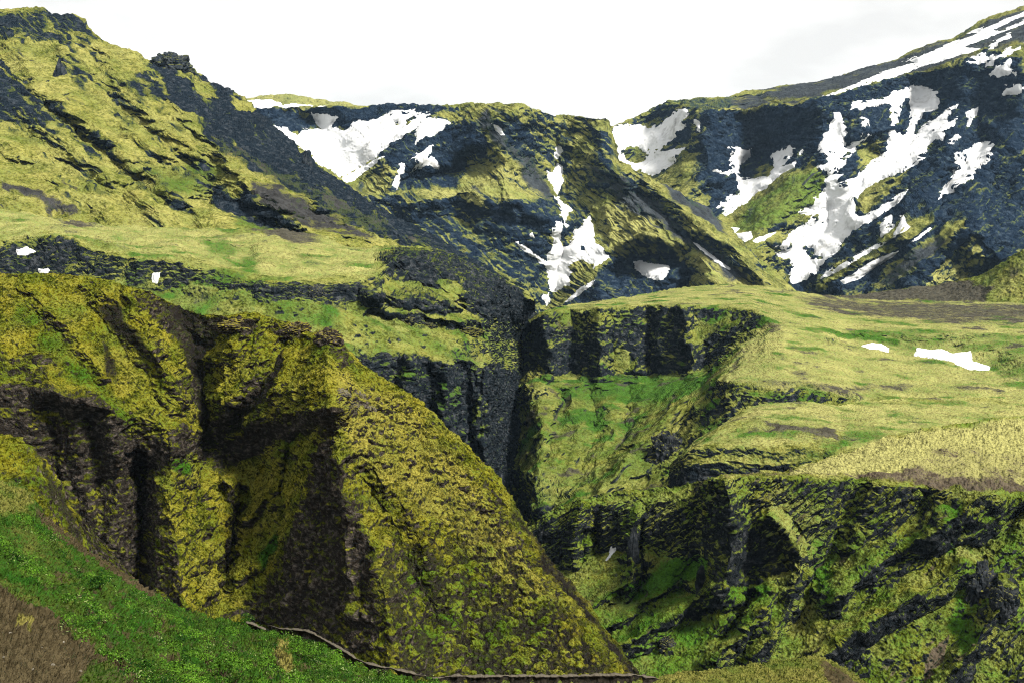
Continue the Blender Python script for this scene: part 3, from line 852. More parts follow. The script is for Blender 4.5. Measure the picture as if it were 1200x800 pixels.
landform('plateau', 588, 1330,
         [[(588, 376, 900), (605, 371, 900), (622, 366, 900), (640, 361, 910), (665, 358, 930), (700, 353, 960), (740, 348, 990), (770, 342, 1010), (800, 337, 1030), (830, 334, 1040), (860, 333, 1040), (900, 336, 1030), (940, 342, 1010), (1000, 350, 1000), (1060, 352, 990), (1120, 353, 980), (1240, 356, 970)],
          [(588, 382, 850), (612, 374, 850), (640, 365, 850), (700, 361, 850), (760, 358, 840), (800, 359, 830), (850, 360, 820), (880, 362, 800), (898, 374, 760), (912, 385, 720), (1000, 392, 740), (1240, 392, 740)],
          [(588, 436, 830), (612, 434, 830), (640, 438, 825), (700, 441, 820), (760, 441, 810), (800, 438, 800), (830, 433, 785), (850, 412, 770), (870, 396, 760), (898, 382, 745), (912, 390, 705), (1000, 400, 715), (1240, 400, 715)],
          [(588, 450, 800), (640, 452, 790), (700, 454, 780), (760, 453, 770), (800, 450, 750), (830, 443, 700), (845, 445, 600), (860, 447, 585), (900, 450, 575), (950, 452, 575), (985, 456, 575), (1008, 464, 570), (1060, 470, 565), (1240, 470, 560)],
          [(588, 470, 770), (640, 475, 750), (700, 480, 730), (760, 482, 700), (800, 478, 660), (830, 478, 600), (850, 482, 570), (900, 480, 562), (950, 476, 562), (985, 474, 562), (1008, 476, 558), (1060, 482, 550), (1240, 482, 548)],
          [(588, 620, 560), (640, 615, 545), (700, 605, 530), (760, 590, 525), (800, 570, 525), (830, 545, 530), (850, 530, 540), (900, 520, 540), (985, 515, 535), (1060, 520, 510), (1240, 520, 505)],
          [(588, 760, 470), (800, 700, 480), (1000, 620, 500), (1240, 620, 480)]],
         [60, 80, 60, 40, 150, 60], M_MID, 0.5, den=1.45,
         strokes=[(28, 30, [(620, 455), (640, 520), (620, 590)]),
                  (30, 26, [(800, 470), (745, 530), (690, 590), (650, 640)]),
                  (-16, 16, [(740, 450), (730, 520), (690, 570)]), (-14, 14, [(690, 455), (700, 500), (680, 560)]),
                  (-14, 12, [(660, 460), (655, 500), (640, 540)]),
                  (24, 16, [(700, 362), (705, 438)]), (-22, 16, [(760, 362), (763, 440)]), (20, 14, [(800, 362), (815, 440)]), (-14, 12, [(670, 365), (668, 440)]),
                  (20, 14, [(640, 365), (645, 436)]),
                  (-24, 34, [(990, 392), (1030, 402), (1080, 412), (1130, 420), (1165, 425)], 'round')],
         paints=[(R_, 1.5, 5, [(600, 395), (640, 368), (700, 364), (760, 360), (800, 362), (850, 363), (885, 366), (900, 378), (880, 396), (850, 420), (835, 435), (760, 444), (700, 444), (640, 440), (600, 438)]),
                 (R_, 0.1, 5, [(640, 368), (700, 366), (745, 372), (690, 385), (650, 385)]),
                 (G_, 0.4, 5, [(640, 368), (700, 366), (745, 372), (690, 385), (650, 385)]),
                 (R_, 0.15, 4, [(705, 415), (730, 405), (745, 425), (740, 438), (712, 435)]),
                 (R_, 0.2, 4, [(800, 380), (830, 378), (850, 370), (870, 375), (840, 392), (810, 400)]),
                 (R_, 1.1, 3, [(840, 446), (870, 448), (905, 451), (950, 453), (1000, 458), (1008, 464), (975, 474), (930, 474), (880, 480), (840, 500), (800, 540), (770, 545), (790, 500), (815, 470)]),
                 (G_, 1.0, 6, [(650, 452), (700, 445), (770, 445), (830, 437), (830, 455), (780, 470), (720, 475), (660, 470)]),
                 (G_, 0.45, 10, [(600, 470), (700, 470), (800, 470), (740, 560), (660, 600), (600, 590)]),
                 (R_, 0.65, 4, [(672, 480), (685, 480), (680, 520), (670, 525)]), (R_, 0.7, 4, [(697, 480), (712, 478), (705, 500), (695, 510)]),
                 (R_, 0.9, 4, [(600, 450), (640, 455), (645, 465), (625, 472), (602, 468)]),
                 (R_, 1.0, 4, [(600, 545), (640, 562), (660, 566), (690, 570), (640, 600), (600, 610)]),
                 (R_, 1.05, 4, [(765, 520), (800, 500), (810, 530), (800, 560), (760, 565), (750, 550)]),
                 (A_, 1.1, 6, [(640, 358), (700, 350), (800, 334), (900, 332), (1240, 352), (1240, 480), (1000, 465), (845, 446), (870, 405), (905, 380), (880, 361), (800, 356), (700, 360)]),
                 (B_, 0.7, 8, [(925, 345), (1000, 350), (1240, 356), (1240, 376), (1120, 380), (1040, 372), (960, 362)]),
                 (B_, 0.55, 4, [(840, 447), (900, 446), (1000, 452), (1080, 448), (1060, 458), (1000, 462), (900, 452)]),
                 (R_, 0.62, 4, [(985, 390), (1030, 388), (1060, 390), (1140, 392), (1160, 410), (1190, 415), (1230, 425), (1230, 438), (1170, 435), (1150, 420), (1120, 408), (1070, 408), (1030, 402), (995, 396)]),
                 (G_, 0.6, 5, [(985, 390), (1060, 388), (1230, 395), (1230, 445), (1170, 440), (1150, 412), (1080, 412), (1010, 402)])],
         base=(0.12, 0.3, 0.0, 0.25), back=(120, 60), left_edge=[(360, 622), (375, 612), (400, 603), (440, 602), (470, 604), (500, 612), (530, 606), (560, 603), (600, 612), (640, 620), (760, 640)], wrap=(45, 60), big=0.7, mid=0.9, rocky=5.0, fine=0.4, seed=41.0, ledge_k=0.35, soil_k=0.6, stroke_k=0.85, outcrop=0.2, rill=((-0.62, 0.8), 8, 1.7))

landform('terrace', 785, 1330,
         [[(785, 545, 520), (815, 515, 520), (850, 494, 525), (870, 480, 530), (890, 473, 535), (940, 470, 540), (985, 475, 535), (1010, 470, 555), (1060, 466, 570), (1245, 466, 570)],
          [(785, 550, 480), (815, 522, 475), (840, 505, 478), (860, 497, 485), (890, 494, 480), (930, 497, 470), (985, 511, 455), (1020, 512, 450), (1245, 520, 455)],
          [(785, 560, 465), (812, 526, 460), (850, 523, 455), (900, 524, 450), (950, 522, 445), (985, 515, 450), (1020, 518, 445), (1245, 545, 430)],
          [(785, 575, 460), (812, 545, 455), (850, 540, 450), (900, 545, 444), (950, 545, 438), (990, 525, 440), (1020, 525, 440), (1245, 570, 415)],
          [(785, 650, 450), (850, 600, 445), (1245, 640, 400)]],
         [45, 40, 30, 50], M_MID, 0.36, den=1.45,
         paints=[(R_, 1.05, 3, [(780, 545), (812, 526), (850, 523), (870, 523), (900, 526), (900, 532), (850, 531), (815, 534)]),
                 (R_, 1.1, 3, [(780, 560), (815, 540), (850, 541), (890, 546), (892, 575), (780, 590)]),
                 (R_, 0.6, 4, [(900, 525), (950, 522), (985, 516), (985, 525), (960, 545), (925, 552), (890, 548)]),
                 (B_, 0.75, 3, [(888, 494), (930, 496), (975, 506), (985, 515), (950, 508), (910, 502)]),
                 (A_, 1.0, 5, [(850, 495), (890, 470), (985, 472), (1240, 470), (1240, 560), (1020, 520), (985, 508), (930, 495), (880, 491)]),
                 (G_, 0.7, 5, [(995, 500), (1030, 498), (1035, 512), (1010, 520), (985, 515)]),
                 (A_, 0.7, 4, [(820, 522), (850, 500), (885, 494), (940, 505), (975, 515), (900, 522)]),
                 (R_, 0.6, 3, [(985, 483), (1000, 488), (1030, 490), (1065, 494), (1050, 499), (1010, 495)])],
         base=(0.08, 0.25, 0.0, 0.4), wrap=(20, 50), big=0.6, mid=0.8, rocky=4.0, fine=0.45, seed=55.0, soil_k=0.5, outcrop=0.15, strata=1.5)

landform('canyon_wall', 585, 1330,
         [[(585, 645, 475), (610, 625, 470), (640, 600, 465), (680, 585, 460), (720, 575, 455), (770, 572, 450), (810, 568, 445), (830, 562, 430), (850, 557, 430), (900, 556, 430), (922, 551, 430), (945, 541, 432), (965, 535, 435), (1000, 524, 440), (1040, 512, 445), (1080, 502, 450), (1245, 480, 460)],
          [(585, 650, 470), (610, 632, 465), (640, 610, 460), (680, 595, 455), (720, 590, 450), (770, 588, 442), (815, 580, 430), (835, 563, 395), (850, 559, 390), (920, 560, 388), (1000, 562, 385), (1060, 568, 380), (1120, 573, 375), (1160, 577, 372), (1245, 584, 370)],
          [(585, 690, 458), (640, 665, 455), (680, 655, 450), (720, 645, 444), (770, 650, 432), (815, 660, 415), (840, 680, 386), (870, 690, 382), (900, 660, 378), (1000, 650, 374), (1080, 650, 368), (1160, 650, 362), (1245, 650, 358)],
          [(585, 840, 360), (640, 835, 356), (760, 835, 342), (900, 835, 334), (1245, 835, 322)]],
         [45, 135, 220], M_WALL, 0.32, den=1.55,
         strokes=[(26, 26, [(850, 560), (858, 620), (850, 690)]),
                  (-12, 20, [(826, 575), (822, 640), (800, 690)], 'round'),
                  (24, 22, [(830, 690), (760, 735), (700, 775)]),
                  (16, 14, [(760, 655), (720, 690), (680, 720)]),
                  (-16, 14, [(800, 690), (740, 735), (700, 755)], 'round'),
                  (16, 16, [(905, 610), (940, 650), (925, 710), (880, 770)]),
                  (-16, 34, [(1000, 572), (985, 620), (960, 665), (925, 730)], 'round'),
                  (22, 22, [(1130, 660), (1070, 700), (1000, 740), (960, 770)]),
                  (-12, 26, [(1085, 585), (1060, 640), (1010, 690)], 'round'),
                  (20, 26, [(1150, 582), (1090, 625), (1030, 660), (980, 700)]),
                  (-12, 22, [(1200, 600), (1150, 640), (1090, 680)], 'round'),
                  (20, 18, [(1180, 690), (1140, 760), (1100, 800)]),
                  (18, 14, [(895, 715), (870, 745), (840, 775)]),
                  (-14, 12, [(880, 700), (850, 745)], 'round'),
                  (18, 14, [(745, 600), (742, 640), (735, 690)]),
                  (-16, 10, [(752, 615), (748, 690)], 'round'),
                  (14, 12, [(680, 590), (668, 660)]), (-12, 10, [(700, 600), (700, 650)])],
         paints=[(R_, 1.0, 4, [(600, 640), (640, 605), (690, 590), (740, 590), (735, 640), (710, 650), (690, 640), (660, 670), (640, 660), (615, 680), (600, 690)]),
                 (R_, 0.25, 5, [(640, 600), (680, 590), (720, 580), (700, 600), (660, 615)]),
                 (R_, 0.3, 4, [(680, 610), (700, 600), (705, 640), (690, 650), (678, 640)]),
                 (R_, 1.1, 3, [(738, 620), (756, 618), (760, 650), (752, 690), (738, 698)]),
                 (R_, 0.9, 4, [(752, 600), (800, 590), (825, 600), (830, 640), (800, 660), (780, 650), (760, 640)]),
                 (R_, 1.1, 4, [(828, 600), (840, 585), (880, 600), (905, 640), (920, 665), (900, 672), (885, 690), (850, 692), (838, 705), (830, 650)]),
                 (R_, 0.15, 4, [(845, 560), (900, 560), (915, 600), (905, 630), (890, 610), (860, 595), (845, 590)]),
                 (A_, 0.6, 6, [(900, 560), (940, 580), (960, 620), (960, 660), (930, 660), (905, 630)]),
                 (R_, 0.0, 6, [(905, 600), (935, 590), (960, 620), (965, 660), (940, 665), (910, 640)]),
                 (R_, 0.72, 8, [(915, 562), (1000, 566), (1060, 575), (1090, 585), (1060, 640), (1040, 660), (1020, 640), (985, 625), (950, 590)]),
                 (R_, 0.65, 8, [(1085, 580), (1130, 575), (1110, 640), (1080, 655)]),
                 (R_, 0.9, 6, [(1000, 660), (1040, 650), (1065, 660), (1050, 690), (1010, 690)]),
                 (R_, 1.0, 6, [(910, 690), (950, 680), (965, 700), (935, 710)]),
                 (R_, 1.0, 5, [(1130, 690), (1150, 655), (1180, 650), (1200, 690), (1190, 720), (1150, 732), (1130, 725)]),
                 (R_, 0.9, 6, [(1180, 720), (1240, 690), (1240, 810), (1190, 800), (1170, 770)]),
                 (R_, 0.9, 4, [(865, 730), (880, 715), (905, 718), (905, 740), (875, 748)]),
                 (R_, 1.0, 5, [(990, 740), (1010, 740), (1020, 790), (990, 800), (965, 770)]),
                 (R_, 1.0, 3, [(815, 660), (826, 658), (828, 700), (822, 720), (814, 700)]),
                 (R_, 0.9, 3, [(770, 745), (790, 750), (790, 765), (772, 768)]),
                 (R_, 0.9, 3, [(752, 705), (775, 700), (790, 705), (765, 722), (750, 720)]),
                 (B_, 0.9, 3, [(1085, 770), (1110, 745), (1105, 770), (1085, 800), (1078, 795)]),
                 (G_, 1.2, 5, [(660, 720), (720, 690), (790, 655), (830, 652), (826, 672), (780, 690), (720, 720), (690, 740)]),
                 (R_, -0.3, 5, [(665, 715), (720, 690), (790, 655), (828, 655), (826, 672), (780, 690), (720, 720), (690, 740)]),
                 (G_, 1.2, 5, [(840, 710), (860, 692), (895, 688), (900, 695), (870, 712), (850, 730), (835, 740)]),
                 (R_, -0.3, 5, [(840, 710), (860, 692), (895, 688), (900, 695), (870, 712), (850, 730), (835, 740)]),
                 (G_, 0.6, 14, [(650, 700), (830, 690), (900, 700), (840, 800), (760, 830), (700, 800)]),
                 (G_, 0.9, 6, [(955, 660), (975, 660), (975, 700), (985, 720), (960, 710)]),
                 (G_, 0.9, 5, [(1105, 590), (1125, 590), (1120, 650), (1110, 650)]),
                 (G_, 0.9, 6, [(1120, 690), (1135, 730), (1150, 740), (1130, 770), (1110, 735)]),
                 (B_, 0.75, 3, [(845, 557), (925, 553), (1000, 560), (1060, 566), (1245, 583), (1245, 560), (1160, 540), (1080, 545), (1020, 555), (930, 556)]),
                 (B_, 0.55, 4, [(1080, 552), (1110, 545), (1180, 548), (1200, 556), (1130, 560)]), (B_, 0.3, 6, [(1060, 545), (1110, 520), (1245, 540), (1245, 565), (1130, 560)]),
                 (G_, -0.4, 6, [(840, 556), (925, 551), (965, 533), (1040, 510), (1330, 478), (1330, 578), (1160, 570), (1060, 563), (1000, 560)]),
                 (A_, 1.3, 5, [(925, 553), (965, 536), (1040, 513), (1245, 480), (1245, 560), (1160, 566), (1060, 562), (1000, 558)])],
         base=(0.2, 0.35, 0.0, 0.25), wrap=(20, 80), big=2.5, mid=2.8, rocky=6.5, fine=1.0, seed=67.0, tilt=0.75, soil_k=0.2, stroke_k=0.6, outcrop=0.35, rill=((-0.70, 0.75), 8, 1.0), strata=0.8)

landform('foreground_hill', -150, 790,
         [[(-60, 318, 345), (0, 320, 340), (60, 321, 340), (110, 325, 338), (135, 331, 336), (160, 338, 334), (175, 341, 333), (190, 350, 333), (215, 362, 335), (240, 369, 338), (265, 370, 338), (285, 367, 335), (300, 366, 333), (315, 371, 331), (340, 379, 328), (362, 391, 325), (380, 388, 322), (392, 392, 320), (402, 404, 318), (420, 424, 315), (445, 440, 310), (468, 452, 306), (490, 470, 302), (520, 499, 297), (545, 520, 293), (560, 534, 291), (580, 553, 288), (592, 572, 286), (605, 596, 284), (625, 628, 280), (650, 662, 275), (680, 700, 268), (700, 726, 263), (720, 750, 258), (740, 776, 252), (755, 800, 247), (790, 850, 240)],
          [(-60, 450, 306), (60, 448, 306), (140, 480, 303), (200, 500, 302), (240, 505, 305), (290, 495, 301), (340, 482, 298), (385, 475, 292), (420, 480, 294), (500, 540, 284), (600, 640, 272), (700, 750, 255), (790, 862, 238)],
          [(-60, 540, 298), (60, 560, 299), (110, 570, 299), (150, 560, 304), (200, 548, 306), (240, 545, 310), (290, 538, 306), (340, 520, 301), (385, 500, 291), (420, 520, 286), (500, 620, 268), (600, 700, 260), (700, 790, 246), (790, 880, 234)],
          [(-60, 830, 250), (200, 840, 250), (400, 850, 240), (600, 870, 228), (790, 900, 222)]],
         [170, 80, 260], M_FORE, 0.22, den=1.5,
         strokes=[(-26, 44, [(205, 352), (225, 400), (238, 450), (245, 520)]),
                  (14, 20, [(290, 368), (262, 430), (262, 480)]),
                  (-9, 14, [(335, 405), (310, 445), (275, 500)]),
                  (14, 30, [(385, 392), (382, 440), (388, 478)]),
                  (8, 14, [(150, 345), (190, 420), (215, 470)]),
                  (30, 95, [(388, 475), (400, 545), (432, 630), (452, 700), (460, 790)]),
                  (-24, 80, [(300, 520), (290, 600), (285, 680), (300, 760)], 'round'),
                  (22, 34, [(205, 528), (198, 590), (205, 640), (215, 710)]),
                  (-20, 22, [(160, 545), (168, 620), (165, 690)], 'round'),
                  (-16, 12, [(283, 575), (272, 640), (262, 690)]),
                  (9, 10, [(330, 520), (318, 570), (290, 610)]),
                  (14, 22, [(60, 455), (130, 480), (142, 560), (130, 640)]),
                  (10, 12, [(265, 560), (280, 590)]),
                  (-8, 10, [(345, 515), (330, 600), (318, 660)]),
                  (6, 12, [(300, 660), (270, 680), (240, 700)]),
                  (4, 11, [(120, 340), (170, 400), (205, 450)]), (-3.5, 11, [(95, 345), (140, 400), (180, 455), (200, 490)]), (4, 12, [(30, 335), (80, 385), (120, 440)]),
                  (-4, 11, [(355, 400), (340, 440), (320, 475)]), (5, 10, [(310, 378), (292, 420), (270, 470)]),
                  (6, 12, [(400, 540), (405, 620), (415, 720)]), (-5, 10, [(385, 530), (375, 620), (365, 700)]), (6, 12, [(355, 590), (345, 660), (330, 720)]),
                  (6, 12, [(90, 470), (95, 540), (110, 620)]), (-5, 11, [(60, 480), (70, 560)]), (5, 11, [(225, 545), (240, 600), (238, 660)]),
                  (-10, 30, [(420, 560), (470, 640), (500, 720)], 'round')],
         paints=[(B_, 1.5, 4, [(188, 352), (215, 364), (240, 372), (262, 374), (255, 395), (240, 410), (238, 440), (246, 480), (252, 520), (238, 520), (232, 470), (222, 430), (205, 395)]),
                 (R_, 1.1, 4, [(160, 346), (188, 350), (205, 372), (222, 405), (210, 410), (196, 385), (175, 372)]),
                 (R_, 0.9, 3, [(180, 395), (192, 400), (192, 425), (183, 425)]),
                 (R_, 1.2, 3, [(228, 378), (262, 374), (300, 374), (302, 385), (270, 392), (240, 392)]),
                 (R_, 1.1, 3, [(318, 376), (350, 386), (360, 396), (345, 400), (320, 388)]),
                 (R_, 0.9, 4, [(368, 390), (395, 392), (410, 415), (420, 430), (400, 430), (385, 405)]),
                 (R_, 0.75, 4, [(205, 445), (225, 440), (235, 455), (232, 475), (212, 470)]),
                 (B_, 1.3, 4, [(335, 408), (322, 425), (310, 450), (285, 485), (265, 505), (280, 505), (305, 470), (325, 440)]),
                 (R_, 0.9, 4, [(285, 452), (305, 440), (312, 445), (290, 475), (280, 480)]),
                 (R_, 1.2, 4, [(-60, 452), (0, 450), (60, 447), (112, 460), (138, 478), (143, 500), (150, 560), (160, 640), (150, 690), (90, 700), (-60, 700)]),
                 (R_, 0.45, 4, [(20, 480), (60, 478), (110, 490), (100, 500), (50, 495)]),
                 (R_, 0.5, 4, [(50, 530), (80, 525), (115, 535), (80, 545)]),
                 (R_, 1.2, 4, [(143, 505), (165, 515), (200, 505), (210, 495), (245, 522), (275, 512), (330, 490), (380, 474), (392, 478), (378, 498), (340, 512), (300, 535), (270, 540), (262, 560), (240, 540), (215, 532), (196, 545), (185, 580), (180, 640), (170, 690), (150, 690), (145, 600)]),
                 (R_, -0.2, 6, [(345, 505), (375, 498), (378, 520), (355, 590), (330, 650), (300, 640), (290, 610), (265, 545), (300, 535)]),
                 (G_, 0.7, 6, [(330, 510), (345, 500), (350, 520), (335, 540), (320, 535)]),
                 (G_, 1.2, 4, [(322, 620), (332, 625), (318, 655), (305, 670), (305, 655)]),
                 (G_, 1.1, 5, [(200, 540), (215, 538), (225, 550), (220, 560), (205, 555)]),
                 (R_, 0.12, 5, [(188, 560), (205, 535), (222, 545), (250, 580), (272, 615), (268, 645), (240, 680), (212, 680), (195, 640), (185, 600)]),
                 (R_, 1.0, 4, [(185, 585), (200, 620), (215, 690), (200, 720), (160, 700), (170, 640)]),
                 (R_, 1.2, 5, [(372, 515), (385, 495), (395, 540), (418, 590), (440, 640), (448, 700), (440, 760), (320, 760), (260, 720), (310, 690), (340, 640), (355, 590)]),
                 (R_, 1.0, 4, [(262, 650), (275, 600), (285, 600), (280, 650), (265, 690)]),
                 (R_, 0.45, 6, [(390, 720), (420, 700), (430, 730), (400, 740)]),
                 (R_, 0.75, 4, [(380, 545), (400, 530), (430, 590), (425, 610), (405, 570)]),
                 (G_, 0.65, 12, [(20, 350), (70, 380), (90, 420), (130, 455), (160, 490), (150, 505), (110, 455), (60, 420), (20, 380)]),
                 (B_, 0.8, 4, [(112, 355), (140, 360), (175, 405), (170, 415), (140, 390), (120, 375)]),
                 (B_, 0.7, 4, [(120, 400), (135, 420), (135, 440), (120, 438)]),
                 (R_, 0.9, 4, [(45, 370), (62, 368), (75, 385), (55, 388)]),
                 (R_, 0.75, 4, [(0, 415), (60, 415), (75, 440), (40, 445), (0, 440)]),
                 (B_, 0.75, 8, [(592, 572), (625, 628), (680, 700), (755, 800), (780, 840), (742, 800), (696, 735), (644, 672), (607, 610)]),
                 (R_, 0.85, 5, [(560, 545), (600, 610), (640, 668), (660, 700), (640, 690), (600, 640), (575, 590)]),
                 (A_, 0.8, 10, [(400, 440), (450, 460), (540, 545), (600, 630), (660, 710), (600, 690), (500, 600), (420, 540), (390, 480)]),
                 (G_, 0.5, 45, [(470, 660), (560, 640), (650, 720), (700, 800), (460, 800)]),
                 (R_, 0.75, 4, [(392, 455), (430, 455), (440, 478), (420, 490), (395, 478)]),
                 (R_, 0.5, 6, [(440, 620), (470, 650), (520, 720), (560, 790), (450, 800), (445, 700)])],
         base=(0.02, 0.15, 0.0, 0.2), back=(60, 45), big=3.0, mid=2.6, rocky=6.0, fine=1.0, seed=80.0, rock_k=1.25, stroke_k=0.62, outcrop=0.22,
         lump=(4.4, 13, [(395, 480), (440, 450), (480, 465), (560, 540), (640, 670), (760, 830), (450, 830), (440, 650)]), slope_k=1.6, slope_mid=0.42)

landform('mossy_dome', -150, 130,
         [[(-60, 500, 168), (0, 507, 165), (20, 512, 164), (40, 526, 162), (58, 548, 160), (75, 578, 158), (90, 605, 156), (105, 640, 154), (130, 700, 150)],
          [(-60, 720, 120), (130, 760, 118)]], [200], M_FORE, 0.12, den=1.5,
         paints=[(R_, 0.95, 5, [(-60, 525), (10, 540), (35, 560), (40, 580), (70, 620), (0, 620), (-60, 600)]),
                 (B_, 0.8, 4, [(45, 535), (58, 550), (100, 635), (90, 640), (60, 575)])],
         base=(0.45, 0.3, 0.0, 0.0), back=(30, 25), big=2.0, mid=2.5, rocky=6.0, fine=1.5, seed=91.0)

landform('near_slope', -150, 640,
         [[(-80, 556, 112), (0, 562, 118), (20, 568, 120), (36, 581, 120), (42, 594, 121), (60, 612, 123), (100, 641, 127), (150, 676, 130), (190, 704, 130), (240, 722, 128), (290, 735, 124), (320, 742, 120), (355, 750, 115), (378, 760, 111), (400, 775, 108), (430, 790, 105), (480, 797, 102), (520, 806, 100), (640, 825, 98)],
          [(-80, 640, 74), (0, 690, 70), (50, 716, 68), (100, 756, 66), (150, 797, 64), (200, 830, 62), (300, 870, 60), (640, 900, 60)],
          [(-80, 900, 34), (640, 1000, 34)]], [240, 140], M_NEAR, 0.075, den=1.5,
         strokes=[(-2.0, 16, [(0, 650), (60, 690), (120, 730), (200, 790)], 'round'),
                  (1.5, 12, [(60, 640), (150, 710), (250, 780)]), (1.2, 10, [(0, 685), (50, 712), (100, 752), (150, 794)])],
         paints=[(B_, 1.3, 3, [(-80, 660), (0, 692), (50, 718), (100, 758), (150, 800), (200, 840), (200, 1000), (-80, 1000)]),
                 (B_, -0.2, 3, [(18, 715), (28, 722), (38, 735), (34, 742), (22, 732)]), (A_, 1.3, 4, [(18, 715), (28, 722), (38, 735), (34, 742), (22, 732)]),
                 (G_, -0.4, 4, [(16, 713), (28, 720), (40, 735), (36, 745), (20, 732)]),
                 (B_, 0.35, 4, [(90, 790), (110, 775), (150, 790), (160, 820), (90, 820)]),
                 (A_, 0.45, 6, [(-80, 550), (0, 560), (38, 582), (30, 600), (0, 606), (-80, 600)]), (G_, 0.1, 6, [(-80, 550), (0, 560), (38, 582), (30, 600), (0, 606), (-80, 600)]),
                 (B_, 1.0, 2.5, [(38, 592), (60, 611), (100, 640), (150, 675), (180, 697), (176, 703), (140, 680), (95, 650), (55, 620), (40, 604)]),
                 (A_, 1.0, 4, [(325, 750), (335, 752), (342, 775), (340, 800), (328, 790), (322, 765)]), (G_, -0.3, 4, [(325, 750), (335, 752), (342, 775), (340, 800), (328, 790), (322, 765)]),
                 (A_, 0.7, 5, [(0, 612), (40, 622), (90, 670), (60, 665), (0, 640)]),
                 (A_, 1.0, 4, [(0, 678), (50, 706), (100, 748), (190, 825), (230, 850), (180, 830), (95, 760), (40, 712), (0, 688)])],
         base=(-0.1, 0.68, -0.05, 0.2), back=(10, 14), big=4.0, mid=3.0, rocky=6.0, fine=3.0, seed=101.0, outcrop=0, slope_k=0.5, slope_mid=0.3,
         lump=(7.0, 22, [(60, 640), (200, 712), (340, 760), (440, 795), (440, 900), (200, 850), (40, 690)]))

landform('mossy_knoll', 430, 1060,
         [[(430, 806, 112), (500, 803, 110), (560, 799, 109), (640, 798, 108), (740, 798, 108), (770, 794, 110), (790, 789, 112), (820, 785, 115), (850, 782, 118), (880, 778, 121), (905, 775, 124), (930, 771, 126), (955, 767, 128), (966, 768, 128), (978, 775, 127), (1000, 788, 125), (1025, 806, 122), (1060, 830, 120)],
          [(430, 860, 85), (1060, 880, 88)]], [120], M_NEAR, 0.09, den=1.5,
         paints=[(G_, 0.6, 5, [(780, 800), (800, 795), (830, 805), (780, 815)]), (B_, 0.9, 4, [(960, 775), (985, 783), (1010, 805), (980, 808)]), (R_, 0.6, 4, [(975, 778), (1000, 792), (1010, 810), (985, 800)])],
         base=(-0.1, 0.12, 0.05, 0.45), back=(15, 12), big=2.5, mid=2.0, rocky=5, fine=1.5, seed=111.0, outcrop=0.1, slope_k=0.5, slope_mid=0.3)

# ------------------------------------------------------------------ snow
tA = lambda p: T(270, 100, 4, p)
tB = lambda p: T(500, 100, 4, p)
tC = lambda p: T(570, 160, 4, p)
tD = lambda p: T(700, 90, 4, p)
tE = lambda p: T(900, 0, 4, p)
tF = lambda p: T(900, 160, 4, p)
snow('far_hill', tA([(60, 68), (120, 65), (195, 68), (215, 80), (235, 82), (245, 95), (290, 85), (320, 92), (380, 94), (400, 105), (420, 97), (460, 101), (470, 125), (250, 150), (80, 150), (50, 110)]),
     'white snow band below the small grassy hill on the far left skyline', rough=0.6)
snow('back_mountain', tA([(200, 190), (230, 190), (265, 200), (285, 220), (320, 237), (335, 205), (425, 206), (405, 175), (380, 130), (420, 134), (460, 138), (505, 150), (478, 172), (482, 195), (518, 210), (550, 208), (555, 195), (575, 178), (605, 162), (650, 174), (665, 160), (700, 155), (735, 135), (770, 118), (815, 122), (865, 117), (866, 135), (895, 130), (940, 132), (915, 155), (895, 180), (820, 235), (760, 270), (720, 300), (685, 335), (600, 390), (535, 430), (505, 428), (470, 395), (430, 380), (400, 355), (360, 305), (340, 302), (320, 285), (250, 240), (215, 222)]),
     'largest grey white snowfield filling the bowl under the flat rim', holes=[tA([(805, 128), (840, 130), (838, 140), (810, 140)]), tA([(825, 165), (850, 145), (862, 150), (850, 168), (830, 175)]), tA([(765, 172), (785, 172), (788, 182), (768, 184)])])
snow('back_mountain', tA([(520, 438), (600, 393), (690, 343), (725, 332), (650, 390), (580, 447), (545, 457)]), 'narrow snow strip below the big bowl snowfield beside a mossy spur', rough=0.6)
snow('back_mountain', tA([(865, 225), (880, 195), (900, 165), (940, 148), (1000, 155), (1040, 165), (1000, 205), (950, 235), (900, 253), (868, 276), (872, 245)]), 'almond shaped snow patch just right of the bowl snowfield')
snow('back_mountain', tA([(845, 350), (880, 320), (915, 300), (938, 280), (948, 284), (930, 330), (960, 345), (985, 380), (970, 395), (930, 385), (895, 390), (880, 385), (845, 405), (838, 400), (862, 380)]), 'ragged snow patch on dark scree above the mossy cliff top')
snow('back_mountain', tA([(795, 370), (825, 370), (828, 395), (800, 430), (788, 470), (775, 490), (760, 485), (762, 440), (790, 400)]), 'small upright snow tongue left of the ragged snow patch')
snow('back_mountain', tB([(305, 180), (325, 185), (360, 215), (366, 235), (350, 238), (320, 205)]), 'little slanting snow sliver alone on the central mountain face', rough=0.6)
snow('back_mountain', tB([(600, 290), (640, 288), (635, 320), (610, 346), (598, 325)]), 'topmost small snow spot in the central gully')
snow('back_mountain', tB([(568, 400), (590, 408), (615, 368), (635, 385), (640, 450), (612, 510), (590, 478), (570, 430)]), 'diamond shaped snow patch in the narrow upper part of the central gully')
